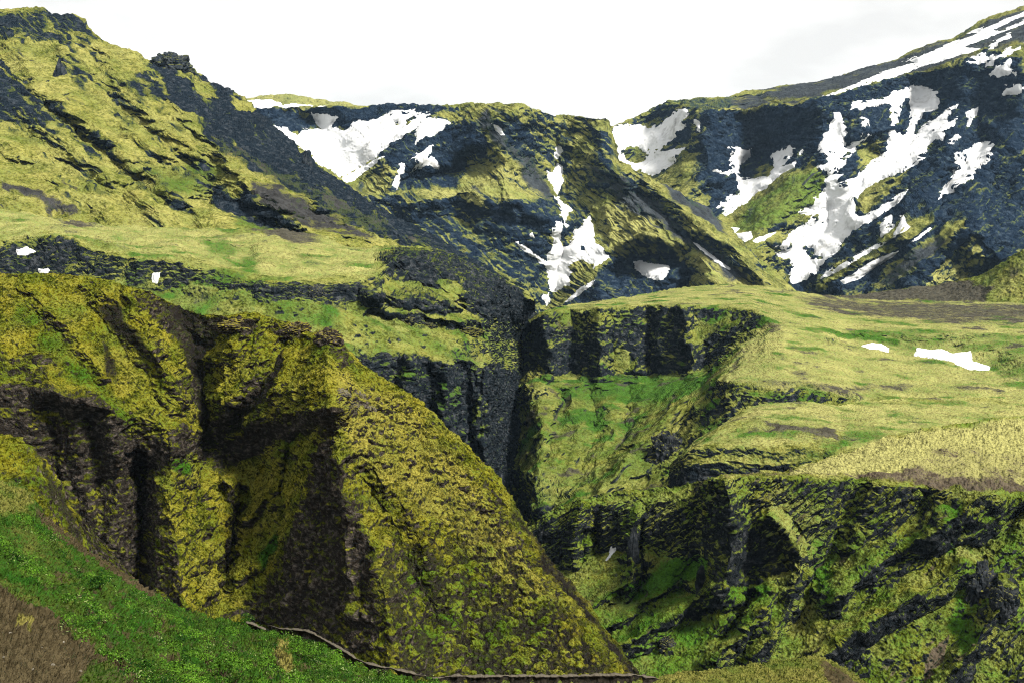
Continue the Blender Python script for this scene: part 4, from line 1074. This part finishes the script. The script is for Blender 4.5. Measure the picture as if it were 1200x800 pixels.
snow('back_mountain', tC([(318, 282), (345, 290), (360, 320), (385, 325), (402, 345), (375, 375), (365, 410), (385, 420), (360, 450), (345, 490), (360, 515), (385, 510), (405, 480), (415, 440), (450, 420), (455, 395), (485, 370), (500, 430), (505, 480), (515, 505), (555, 520), (575, 570), (545, 595), (500, 623), (500, 595), (470, 590), (445, 575), (410, 590), (385, 612), (400, 640), (380, 660), (400, 690), (360, 710), (300, 735), (295, 775), (280, 795), (258, 750), (300, 720), (290, 680), (285, 620), (240, 577), (190, 547), (135, 492), (150, 493), (215, 543), (250, 568), (282, 588), (295, 545), (315, 500), (303, 450), (308, 415), (345, 390), (352, 340)]),
     'big forked snow patch at the foot of the central gully', holes=[tC([(445, 515), (460, 515), (458, 532), (446, 532)])])
snow('back_mountain', tC([(368, 777), (440, 710), (515, 670), (500, 692), (450, 732), (400, 767)]), 'slim snow streak slanting right of the forked gully snow', rough=0.6)
snow('back_mountain', tC([(693, 590), (720, 585), (790, 600), (850, 605), (862, 640), (830, 675), (780, 672), (730, 645), (700, 620)]), 'smooth oval snow patch in the dark hollow above the plateau')
snow('back_mountain', tC([(968, 498), (990, 505), (1060, 560), (1145, 620), (1140, 627), (1080, 592), (1010, 537)]), 'thin snow line lying in the furrow of the central mountain right shoulder', rough=0.5)
snow('back_mountain', tC([(195, 455), (215, 450), (225, 475), (205, 470)]), 'tiny snow speck on the dark cliff left of the forked gully snow', rough=0.5)
snow('right_mountain', tD([(35, 295), (50, 265), (75, 238), (105, 225), (150, 222), (200, 230), (240, 242), (310, 215), (350, 180), (385, 148), (415, 147), (430, 170), (405, 205), (415, 230), (370, 275), (330, 310), (300, 345), (340, 347), (412, 332), (385, 362), (360, 402), (330, 427), (260, 462), (215, 447), (120, 425), (70, 395), (97, 380), (92, 340), (60, 318)]),
     'round snowfield with a dark rock island under the saddle', holes=[tD([(115, 355), (150, 325), (200, 330), (235, 365), (230, 395), (190, 410), (140, 400)]), tD([(232, 335), (248, 332), (245, 350), (235, 350)])])
snow('right_mountain', tD([(446, 200), (470, 198), (482, 215), (480, 262), (466, 255), (465, 225), (450, 215)]), 'small snow blot on the dark cliff right of the round snowfield', rough=0.6)
snow('right_mountain', tD([(613, 332), (720, 340), (715, 375), (680, 405), (660, 445), (680, 477), (740, 480), (800, 467), (832, 430), (815, 370), (850, 345), (905, 322), (925, 335), (905, 385), (872, 415), (920, 397), (955, 345), (972, 340), (940, 385), (920, 425), (860, 455), (800, 515), (740, 550), (700, 590), (600, 652), (590, 635), (600, 600), (560, 617), (600, 578), (625, 555), (667, 550), (660, 500), (640, 465), (560, 445), (508, 428), (560, 433), (590, 450), (622, 440), (625, 380)]),
     'forked snow patch below the dark columnar cliff')
snow('right_mountain', tD([(588, 705), (665, 712), (650, 735), (720, 725), (727, 760), (690, 772), (650, 757), (610, 730)]), 'low snow scrap at the valley foot under the green slope', rough=0.8)
snow('right_mountain', tD([(725, 767), (780, 745), (837, 730), (790, 767), (750, 782)]), 'small wedge of snow between two snow masses at the valley foot', rough=0.6)
snow('right_mountain', tE([(250, 458), (350, 420), (450, 375), (550, 335), (650, 305), (690, 300), (690, 290), (630, 289), (750, 250), (850, 205), (900, 187), (970, 165), (985, 152), (930, 157), (960, 145), (1040, 120), (1130, 85), (1230, 45), (1230, 65), (1150, 95), (1060, 140), (1090, 150), (1230, 75), (1230, 100), (1100, 150), (1000, 190), (910, 222), (950, 225), (1000, 233), (900, 260), (800, 290), (700, 325), (600, 360), (500, 385), (400, 420), (300, 452)]),
     'long snow band running up the skyline ridge on the right', rough=0.8)
snow('right_mountain', tE([(905, 300), (980, 255), (1030, 225), (1060, 195), (1140, 155), (1142, 175), (1080, 205), (1020, 257), (1032, 272), (1100, 240), (1140, 215), (1150, 230), (1230, 185), (1230, 200), (1130, 257), (1080, 277), (1040, 322), (1020, 312), (1040, 285), (1000, 302), (960, 302)]), 'ragged snow drift just beneath the long skyline snow band')
snow('right_mountain', tE([(1040, 350), (1070, 310), (1110, 295), (1140, 270), (1145, 290), (1128, 325), (1150, 330), (1185, 318), (1160, 357), (1145, 345), (1120, 352), (1080, 360)]), 'lacy snow patch near the right edge on dark crags')
snow('right_mountain', tE([(1105, 445), (1115, 397), (1130, 410), (1180, 388), (1205, 410), (1190, 440), (1130, 442)]), 'small snow scrap on crags below the lacy patch at the right edge')
snow('right_mountain', tE([(385, 512), (400, 475), (425, 480), (480, 470), (540, 465), (590, 430), (640, 415), (690, 400), (740, 412), (795, 430), (805, 500), (770, 520), (720, 545), (690, 590), (680, 630), (695, 635), (720, 600), (770, 565), (830, 520), (890, 488), (880, 510), (840, 545), (850, 575), (890, 550), (870, 590), (835, 610), (830, 640), (815, 660), (780, 650), (745, 690), (740, 740), (700, 770), (660, 790), (600, 820), (570, 830), (500, 855), (450, 890), (410, 940), (405, 1000), (430, 1020), (500, 990), (560, 950), (655, 890), (640, 915), (600, 960), (530, 1005), (480, 1040), (400, 1080), (350, 1130), (330, 1185), (280, 1220), (240, 1245), (230, 1285), (180, 1310), (110, 1335), (100, 1280), (130, 1250), (40, 1190), (70, 1170), (30, 1155), (70, 1130), (110, 1090), (160, 1055), (200, 1010), (140, 995), (200, 970), (215, 930), (260, 900), (275, 870), (255, 850), (290, 825), (350, 815), (330, 857), (380, 840), (430, 810), (480, 760), (530, 735), (550, 690), (570, 640), (562, 665), (580, 600), (575, 540), (575, 480), (540, 490), (480, 502), (430, 517), (405, 510)]),
     'largest snow couloir sweeping down the right mountain to the valley', holes=[tE([(598, 622), (610, 560), (630, 480), (655, 465), (670, 500), (665, 590), (640, 625)]), tE([(180, 1155), (210, 1165), (222, 1200), (200, 1215), (182, 1200)]), tE([(232, 1200), (255, 1198), (255, 1212), (235, 1214)])])
snow('right_mountain', tE([(310, 530), (335, 530), (355, 570), (375, 640), (355, 690), (385, 690), (420, 640), (442, 600), (430, 545), (475, 565), (470, 610), (482, 635), (430, 670), (400, 720), (360, 770), (320, 810), (300, 820), (290, 830), (262, 800), (230, 785), (270, 765), (280, 735), (228, 705), (260, 640), (290, 600)]),
     'upright snow patch left of the great couloir', holes=[tE([(345, 735), (385, 705), (385, 725), (352, 740)])])
snow('right_mountain', tE([(925, 525), (985, 502), (977, 540), (945, 590), (930, 608), (937, 570)]), 'dagger shaped snow patch on crags right of the couloir head', rough=0.7)
snow('right_mountain', tE([(825, 682), (880, 632), (905, 645), (870, 682), (840, 674)]), 'small snow knob tucked beside the upper couloir', rough=0.7)
snow('right_mountain', tF([(870, 75), (930, 65), (985, 30), (1065, 22), (1050, 60), (1062, 80), (1030, 125), (975, 160), (965, 195), (900, 235), (860, 265), (825, 272), (800, 302), (808, 258), (850, 212), (872, 175), (880, 110)]), 'separate slanting snow patch on the far right dark face')
snow('right_mountain', tF([(233, 664), (350, 590), (460, 530), (580, 475), (600, 440), (622, 380), (640, 368), (645, 400), (667, 425), (600, 472), (520, 520), (440, 565), (330, 632), (250, 670)]), 'long thin snow stripe alongside the couloir ending in a hook', rough=0.7)
snow('right_mountain', tF([(342, 677), (430, 620), (520, 570), (612, 537), (580, 567), (500, 612), (430, 667), (360, 690)]), 'lowest straight snow stripe above the gravel hill', rough=0.7)
snow('right_mountain', tF([(523, 420), (550, 385), (582, 362), (580, 400), (602, 410), (570, 450), (530, 475)]), 'small kite shaped snow patch between couloir and hooked stripe', rough=0.8)
snow('right_mountain', tF([(663, 502), (760, 427), (767, 433), (700, 487)]), 'thin snow dash right of the hooked snow stripe', rough=0.5)
tG = lambda p: T(800, 320, 2.9625, p)
snow('plateau', tG([(622, 252), (655, 242), (690, 247), (717, 262), (717, 275), (680, 266), (650, 262)]), 'smaller snow patch in the mossy dip of the right plateau', group='snow patches on the grassy tableland', rough=0.6)
snow('plateau', tG([(803, 287), (815, 260), (860, 268), (900, 265), (935, 280), (1000, 272), (1005, 305), (1067, 325), (1062, 336), (1000, 333), (960, 322), (930, 305), (890, 298), (845, 292)]), 'wide snow patch with ragged top in the right plateau dip', group='snow patches on the grassy tableland', rough=0.7)
tH = lambda p: T(0, 180, 4, p)
snow('left_terrace', tH([(73, 440), (95, 448), (125, 440), (165, 458), (145, 470), (120, 477), (85, 472)]), 'white snow scrap on the dark scarp at the left edge', group='snow patches on the grassy tableland', rough=0.9, thick=1.6)
snow('left_terrace', tH([(180, 540), (205, 545), (225, 530), (232, 550), (215, 572), (190, 565)]), 'tiny snow spot at the foot of the left scarp', group='snow patches on the grassy tableland', rough=0.8, thick=1.6)
snow('left_terrace', tH([(714, 562), (752, 560), (745, 582), (735, 608), (714, 602)]), 'small square snow plug at the head of the scree gully', group='snow patches on the grassy tableland', rough=0.8, thick=2)
snow('canyon_wall', T(600, 580, 4, [(437, 302), (455, 270), (465, 240), (486, 248), (482, 265), (452, 300), (440, 308)]), 'little snow sliver deep in the canyon under the dark cliffs', group='snow patches on the grassy tableland', rough=0.7, thick=2)

# ------------------------------------------------------------------ crags, ledges, stones
ICO = {}


def ico(n):
    if n not in ICO:
        import bmesh
        bm = bmesh.new()
        bmesh.ops.create_icosphere(bm, subdivisions=n, radius=1.0)
        ICO[n] = (np.array([v.co[:] for v in bm.verts], f32), np.array([[v.index for v in f.verts] for f in bm.faces], np.int32))
        bm.free()
    return ICO[n]


def crag(name, land, px, py, w, h, label, cat, mat, seed, sink=0.25, blocky=0.35, taper=0.0, depth=None, sub=5, group=None, lean=0.0):
    p, n = surf(land, px, py)
    s = float(p[1]) / FPX
    v, f = ico(sub)
    v = v.copy()
    c1, c2, cid = cells(v * 2.1 + seed)
    e1, e2, eid = cells(v * 5.0 + seed + 9)
    r = 1 + blocky * ((cid - 0.5) * 1.1 + np.clip(c2 - c1, 0, 0.4) * 0.8 - 0.1) + blocky * 0.35 * ((eid - 0.5) + np.clip(e2 - e1, 0, 0.4)) + 0.12 * fbm(v * 6 + seed, 4)
    v *= r[:, None].astype(f32)
    t = np.clip(1 - taper * (v[:, 2] * 0.5 + 0.5), 0.15, 1)
    v[:, 0] = v[:, 0] * t + lean * v[:, 2]
    v[:, 1] *= t
    dp = depth or w * 0.8
    v = v * np.array([w * s / 2, dp * s / 2, h * s / 2], f32)
    c = np.array(p) + np.array([0, 0.15 * dp * s, 0]) - np.array(n) * sink * min(w, h) * s * 0.5
    o = mesh_obj(name, v, f, mat, False)
    o.location = c
    return tag(o, label, cat, group)


CR_FAR = rock_mat('blue black crag', (0.008, 0.012, 0.017), (0.042, 0.048, 0.055), 0.9, (0.07, 0.075, 0.02))
CR_MID = rock_mat('grey black crag', (0.006, 0.008, 0.010), (0.034, 0.037, 0.041), 0.42, (0.085, 0.085, 0.018))
CR_FORE = rock_mat('brown black crag', (0.008, 0.007, 0.006), (0.060, 0.050, 0.042), 0.22, (0.12, 0.105, 0.014))
CR_GREY = rock_mat('grey weathered rock', (0.035, 0.032, 0.030), (0.12, 0.11, 0.10), 0.2, (0.12, 0.105, 0.014))
crag('rock_crag', 'left_mountain', 201, 76, 46, 34, 'dark rocky knob standing on the skyline of the left mountain', 'crag', CR_FAR, 1.3, sink=0.1, depth=40)
crag('rock_crag', 'left_mountain', 69, 89, 22, 36, 'dark pointed crag jutting from the mossy upper left mountainside', 'crag', CR_FAR, 4.1, taper=0.7, sink=0.1)
crag('rock_crag', 'left_mountain', 359, 192, 17, 30, 'small dark rock spire on the scree flank before the snow bowl', 'crag', CR_FAR, 7.7, taper=0.6, sink=0.1)
crag('boulder', 'left_terrace', 370, 346, 24, 25, 'rounded dark boulder bulging from the scarp below the left grassy terrace', 'boulder', CR_MID, 2.2, blocky=0.2)
crag('boulder', 'left_terrace', 474, 376, 22, 13, 'dark boulder on the green talus left of two smaller blocks', 'boulder', CR_MID, 3.9)
crag('boulder', 'left_terrace', 500, 382, 17, 10, 'small dark block on the green talus between two larger boulders', 'boulder', CR_MID, 5.2)
crag('boulder', 'left_terrace', 548, 389, 34, 11, 'long low dark slab of rock on the green talus near the gorge', 'boulder', CR_MID, 6.4)
crag('rock_crag', 'foreground_hill', 383, 398, 30, 24, 'jagged brown crag at the top of the mossy foreground ridge', 'crag', CR_FORE, 8.8, sink=0.2)
crag('rock_crag', 'foreground_hill', 349, 386, 30, 17, 'moss topped rock lip overhanging the gully on the foreground ridge', 'crag', CR_FORE, 11.2, sink=0.25)
crag('rock_crag', 'foreground_hill', 275, 384, 40, 16, 'dark flat rock lip above the grey scree gully', 'crag', CR_FORE, 12.9, sink=0.3)
for k, (bx, by, bw, bh, lb) in enumerate([(402, 461, 20, 13, 'upper left grey boulder of a cluster on the mossy ridge'), (421, 463, 17, 12, 'upper right grey boulder of a cluster on the mossy ridge'),
                                          (412, 476, 22, 13, 'lower middle grey boulder of a cluster on the mossy ridge'), (433, 478, 14, 10, 'small right hand grey boulder of a cluster on the mossy ridge')]):
    crag('boulder', 'foreground_hill', bx, by, bw, bh, lb, 'boulder', CR_GREY, 20.0 + 3.3 * k, sink=0.55, group='grey boulders on the foreground ridge')
crag('rock_crag', 'canyon_wall', 1152, 694, 46, 62, 'large black jagged crag on the right canyon slope', 'crag', CR_MID, 31.0, sink=0.0, taper=0.3, depth=40)
crag('rock_crag', 'canyon_wall', 1180, 706, 30, 40, 'lower black crag leaning against the right side of a larger one', 'crag', CR_MID, 33.0, sink=0.1)
crag('rock_column', 'canyon_wall', 742, 655, 13, 74, 'tall thin dark rock column beside a black recess in the canyon wall', 'rock column', CR_MID, 35.0, sink=0.0, blocky=0.25)
crag('rock_column', 'canyon_wall', 821, 690, 11, 56, 'slim dark rock column rising from the bright green canyon slope', 'rock column', CR_MID, 37.0, sink=0.0, blocky=0.25)
crag('boulder', 'canyon_wall', 780, 757, 20, 22, 'square dark boulder low on the green canyon slope', 'boulder', CR_MID, 39.0, sink=0.2)
crag('rock_crag', 'plateau', 778, 535, 44, 56, 'grey streaked crag where the big green slope meets the cliffs', 'crag', CR_MID, 41.0, sink=0.3)

STONE = rock_mat('pale stone', (0.10, 0.09, 0.07), (0.21, 0.19, 0.155), 0.05)
rs = random.Random(5)
for k, (bx, by, bw, bh, lb) in enumerate([(17, 788, 7, 5, 'pale stone on the brown soil slope, largest and nearest the frame corner'), (62, 778, 5, 3.5, 'pale stone on the brown soil slope right of the yellow moss patch'),
                                          (5, 770, 4, 3, 'small pale stone on brown soil at the left frame edge'), (38, 784, 4, 3, 'small pale stone between two bigger stones on brown soil'),
                                          (95, 786, 4, 3, 'small pale stone by the lower grass edge of the brown soil'), (48, 758, 3.5, 2.5, 'tiny pale stone just below the yellow moss patch'),
                                          (12, 742, 3.5, 2.5, 'tiny pale stone left of the yellow moss patch'), (74, 752, 3.5, 2.5, 'tiny pale stone near the upper rim of the brown soil')]):
    crag('stone', 'near_slope', bx, by, bw, bh, lb, 'stone', STONE, 50.0 + k * 2.7, sink=0.2, sub=3, blocky=0.25, group='pale stones on the brown soil slope')

LEDGE = rock_mat('pale ledge over dark earth', (0.010, 0.009, 0.007), (0.035, 0.029, 0.023), 0.06, (0.075, 0.066, 0.05))


def ledge(pts, label, hgt=0.6, wid=0.9, seed=0.0):
    pts = np.array(pts, float)
    n = int(abs(pts[-1, 0] - pts[0, 0]) * 1.3)
    t = np.linspace(0, 1, n)
    L = np.concatenate([[0], np.cumsum(np.hypot(np.diff(pts[:, 0]), np.diff(pts[:, 1])))])
    L /= L[-1]
    q = [np.interp(t, L, pts[:, k]) for k in range(3)]
    base = P(*q)
    n1 = fbm(np.stack([t * n / 14, 0 * t, 0 * t + seed], -1), 4)
    n2 = fbm(np.stack([t * n / 9, 0 * t + 3, 0 * t + seed], -1), 4)
    end = np.clip(np.minimum(t, 1 - t) * 14, 0.05, 1) * (0.28 + 0.72 * sstep(-0.40, 0.05, fbm(np.stack([t * n / 22, 0 * t + 7, 0 * t + seed], -1), 3)))
    w, hh = wid * (1 + 0.6 * n1) * end, hgt * (1 + 0.8 * n2) * end
    prof = [(0.55, -0.9), (0.5, 0.03), (0.1, 0.12), (-0.35, 0.08), (-0.5, 0.0), (-0.46, -0.10), (-0.25, -0.35), (-0.2, -0.75), (-0.28, -1.6)]
    rows = []
    for k, (a, b) in enumerate(prof):
        X = base.copy()
        j = 0.10 * fbm(np.stack([t * n / 5, 0 * t + k, 0 * t + seed], -1), 3)
        X[:, 1] += a * w + j * w
        X[:, 2] += b * hh + 0.5 * n1 * 0.25 + j * hh
        rows.append(X)
    V = np.stack(rows)[::-1]
    o = mesh_obj('rock_ledge', V.reshape(-1, 3), grid_faces(len(prof), n), LEDGE, True)
    return tag(o, label, 'rock ledge')


ledge([(314, 732, 118.5), (325, 735, 118), (340, 736.5, 116), (358, 738, 114), (372, 744, 111.5), (388, 753, 109), (402, 761, 107), (418, 771, 105), (432, 777, 103.5), (448, 780, 103), (465, 784, 102.5), (485, 788, 102), (505, 793, 101.5)],
      'pale crumbling earth ledge along the lower rim of the green shrubby slope', 0.40, 0.6, 1.0)
ledge([(288, 728, 121.5), (298, 731, 121), (312, 737, 119.5)], 'short broken piece of pale ledge at the upper left of the longer one', 0.5, 0.7, 4.0)
ledge([(500, 795, 101), (530, 791, 101), (560, 792, 101), (600, 791, 101), (650, 791.5, 101), (700, 790, 101), (745, 790, 101), (775, 795, 101.5)],
      'thin dark ledge with a pale top along the bottom edge of the picture', 0.6, 0.7, 7.0)

# ------------------------------------------------------------------ leaves on the near slope
def leaf_mat(name, a, b, c):
    m, nt, bs = base_mat(name)
    at = nt.nodes.new('ShaderNodeAttribute')
    at.attribute_name = 'zone'
    sep = nt.nodes.new('ShaderNodeSeparateColor')
    nt.links.new(at.outputs['Color'], sep.inputs[0])
    x = mix_node(nt, sep.outputs[0], col(a), col(b))
    x = mix_node(nt, sep.outputs[1], x, col(c))
    nt.links.new(x, bs.inputs['Base Color'])
    bs.inputs['Roughness'].default_value = 0.8
    return m


LEAF = leaf_mat('willow leaves', (0.006, 0.022, 0.004), (0.062, 0.135, 0.012), (0.15, 0.18, 0.07))
rng = np.random.RandomState(11)


def leaves(centres, radii, flat, per, size, tone, pale):
    """clumps of small folded leaves around the given centres"""
    n = len(centres)
    tot = n * per
    ci = np.repeat(np.arange(n), per)
    dv = rng.normal(size=(tot, 3))
    dv /= np.linalg.norm(dv, axis=1, keepdims=True)
    dv[:, 2] = np.abs(dv[:, 2]) * 1.0 - 0.15
    rr = rng.uniform(0.55, 1.0, tot) ** 0.6
    pos = centres[ci] + dv * (radii[ci] * rr)[:, None] * np.array([1, 1, flat])
    nrm = dv + rng.normal(size=(tot, 3)) * 0.55 + np.array([0, 0, 0.5])
    nrm /= np.linalg.norm(nrm, axis=1, keepdims=True)
    a = np.cross(nrm, rng.normal(size=(tot, 3)))
    a /= np.linalg.norm(a, axis=1, keepdims=True)
    b = np.cross(nrm, a)
    sz = size * rng.uniform(0.6, 1.4, tot)[:, None] * (0.6 + 0.4 * (radii[ci] / radii.mean()))[:, None]
    V = np.stack([pos - a * sz, pos + b * sz * 0.45, pos + a * sz + nrm * sz * 0.2, pos - b * sz * 0.45], 1).reshape(-1, 3)
    F = np.arange(tot * 4).reshape(-1, 4)
    z = np.zeros((tot, 4, 4), f32)
    z[..., 0] = np.clip(tone[ci] + rng.normal(size=tot) * 0.25, 0, 1)[:, None]
    z[..., 1] = np.where(rng.uniform(size=tot) < pale[ci], 0.8, 0.0)[:, None]
    return V, F, z


NL = LAND['near_slope']
nx, ny = proj(NL['X'])
soil_pts = [(-80, 660), (0, 696), (50, 721), (100, 761), (150, 802), (200, 842), (200, 1000), (-80, 1000)]
patch_no = poly_sd(nx, ny, soil_pts)
ok = (patch_no < -2) & (ny < 830) & (nx > -20) & (nx < 600)
ok[:NL['nb']] = False
dens = fbm(NL['X'] / f32(4.2) + 3, 3) + 0.35 * sstep(60, 260, nx)
wgt = np.where(ok, np.clip(dens + 0.15, 0.02, 1) ** 1.2 * np.maximum(NL['X'][..., 1], 60) ** 0 * 1.0, 0)
dome = poly_sd(nx, ny, [(-80, 550), (0, 560), (38, 582), (30, 600), (0, 606), (-80, 600)]) > -3
strip = poly_sd(nx, ny, [(36, 590), (60, 609), (100, 638), (150, 673), (184, 697), (176, 706), (140, 682), (95, 653), (55, 623), (38, 606)]) > 0
tuft = poly_sd(nx, ny, [(325, 750), (335, 752), (342, 775), (340, 800), (328, 790), (322, 765)]) > 0
wgt = np.where(dome | strip | tuft, 0, wgt).ravel()
pick = rng.choice(len(wgt), 1250, p=wgt / wgt.sum())
cen = NL['X'].reshape(-1, 3)[pick]
ldir = (cen @ np.array([[0.45], [0.9], [0]]))[:, 0]
lacr = (cen @ np.array([[0.9], [-0.45], [0]]))[:, 0]
tone = np.clip(0.42 + 1.3 * fbm(np.stack([lacr / 8, ldir / 2.6, 0 * ldir], -1), 3) + rng.normal(size=len(pick)) * 0.14, 0, 1)
rad = rng.uniform(0.3, 1.05, len(pick)) * (0.7 + 0.5 * np.clip(dens.ravel()[pick], 0, 1))
V, F, z = leaves(cen, rad, 0.8, 110, 0.07, tone, np.where(rng.uniform(size=len(pick)) < 0.14, 0.22, 0.02))
gc = mesh_obj('ground_cover', V, F, LEAF, False, z)
gc['kind'] = 'stuff'
gc['label'] = 'low green willow scrub covering the near slope'


STEM = rock_mat('shrub stem', (0.03, 0.022, 0.014), (0.06, 0.045, 0.03), 0.05)


def shrub(px, py, w, h, label, tone):
    p, n = surf('near_slope', px, py)
    s = float(p[1]) / FPX
    root = bpy.data.objects.new('shrub', None)
    C.collection.objects.link(root)
    root.location = p
    tag(root, label, 'shrub', 'taller shrubs on the near slope')
    W, H = w * s / 2, h * s
    k = 9
    cc = np.stack([rng.uniform(-0.7, 0.7, k) * W, rng.uniform(-0.6, 0.6, k) * W, rng.uniform(0.25, 0.8, k) * H], -1)
    V, F, z = leaves(cc, rng.uniform(0.35, 0.6, k) * W, 0.85, 110, 0.10, np.full(k, tone), np.full(k, 0.03))
    fo = mesh_obj('foliage', V, F, LEAF, False, z)
    fo.parent = root
    vs, fs = [], []
    for c in cc[:6]:
        ax = np.linspace(0, 1, 5)
        for i, t in enumerate(ax):
            ctr = np.array([c[0] * t ** 1.3, c[1] * t ** 1.3, c[2] * t - 0.1])
            r = 0.05 * (1 - 0.7 * t)
            for q in range(5):
                a = q * 2 * math.pi / 5
                vs.append(ctr + np.array([math.cos(a) * r, math.sin(a) * r, 0]))
        b0 = len(vs) - 25
        for i in range(4):
            for q in range(5):
                fs.append((b0 + i * 5 + q, b0 + i * 5 + (q + 1) % 5, b0 + i * 5 + 5 + (q + 1) % 5, b0 + i * 5 + 5 + q))
    st = mesh_obj('stem', np.array(vs), np.array(fs), STEM, True)
    st.parent = root


shrub(284, 741, 30, 24, 'dark rounded shrub on the rim just left of the short broken ledge', 0.15)
shrub(352, 772, 44, 24, 'wide green shrub right under the bend of the pale ledge', 0.55)
shrub(385, 786, 36, 22, 'bright shrub below the pale ledge, right of the widest shrub', 0.75)
shrub(118, 690, 30, 18, 'dark low shrub near the top of the green slope by the bare soil rim', 0.1)
shrub(262, 792, 40, 26, 'mid green shrub at the bottom edge, left of the yellow tuft', 0.45)

# ------------------------------------------------------------------ haze
hm = bpy.data.materials.new('haze')
hm.use_nodes = True
hnt = hm.node_tree
hnt.nodes.clear()
ho = hnt.nodes.new('ShaderNodeOutputMaterial')
hv = hnt.nodes.new('ShaderNodeVolumePrincipled')
hv.inputs['Color'].default_value = (0.50, 0.74, 1.0, 1)
hv.inputs['Density'].default_value = 0.000013
hnt.links.new(hv.outputs[0], ho.inputs['Volume'])
hx0, hx1, hy0, hy1, hz0, hz1 = -9100, 9100, -1600, 18100, -206.5, 640
hb = [(x, y, z) for z in (hz0, hz1) for y in (hy0, hy1) for x in (hx0, hx1)]
haze = mesh_obj('haze', hb, [(0, 2, 3, 1), (4, 5, 7, 6), (0, 1, 5, 4), (2, 6, 7, 3), (0, 4, 6, 2), (1, 3, 7, 5)], hm, False)
haze['kind'] = 'stuff'
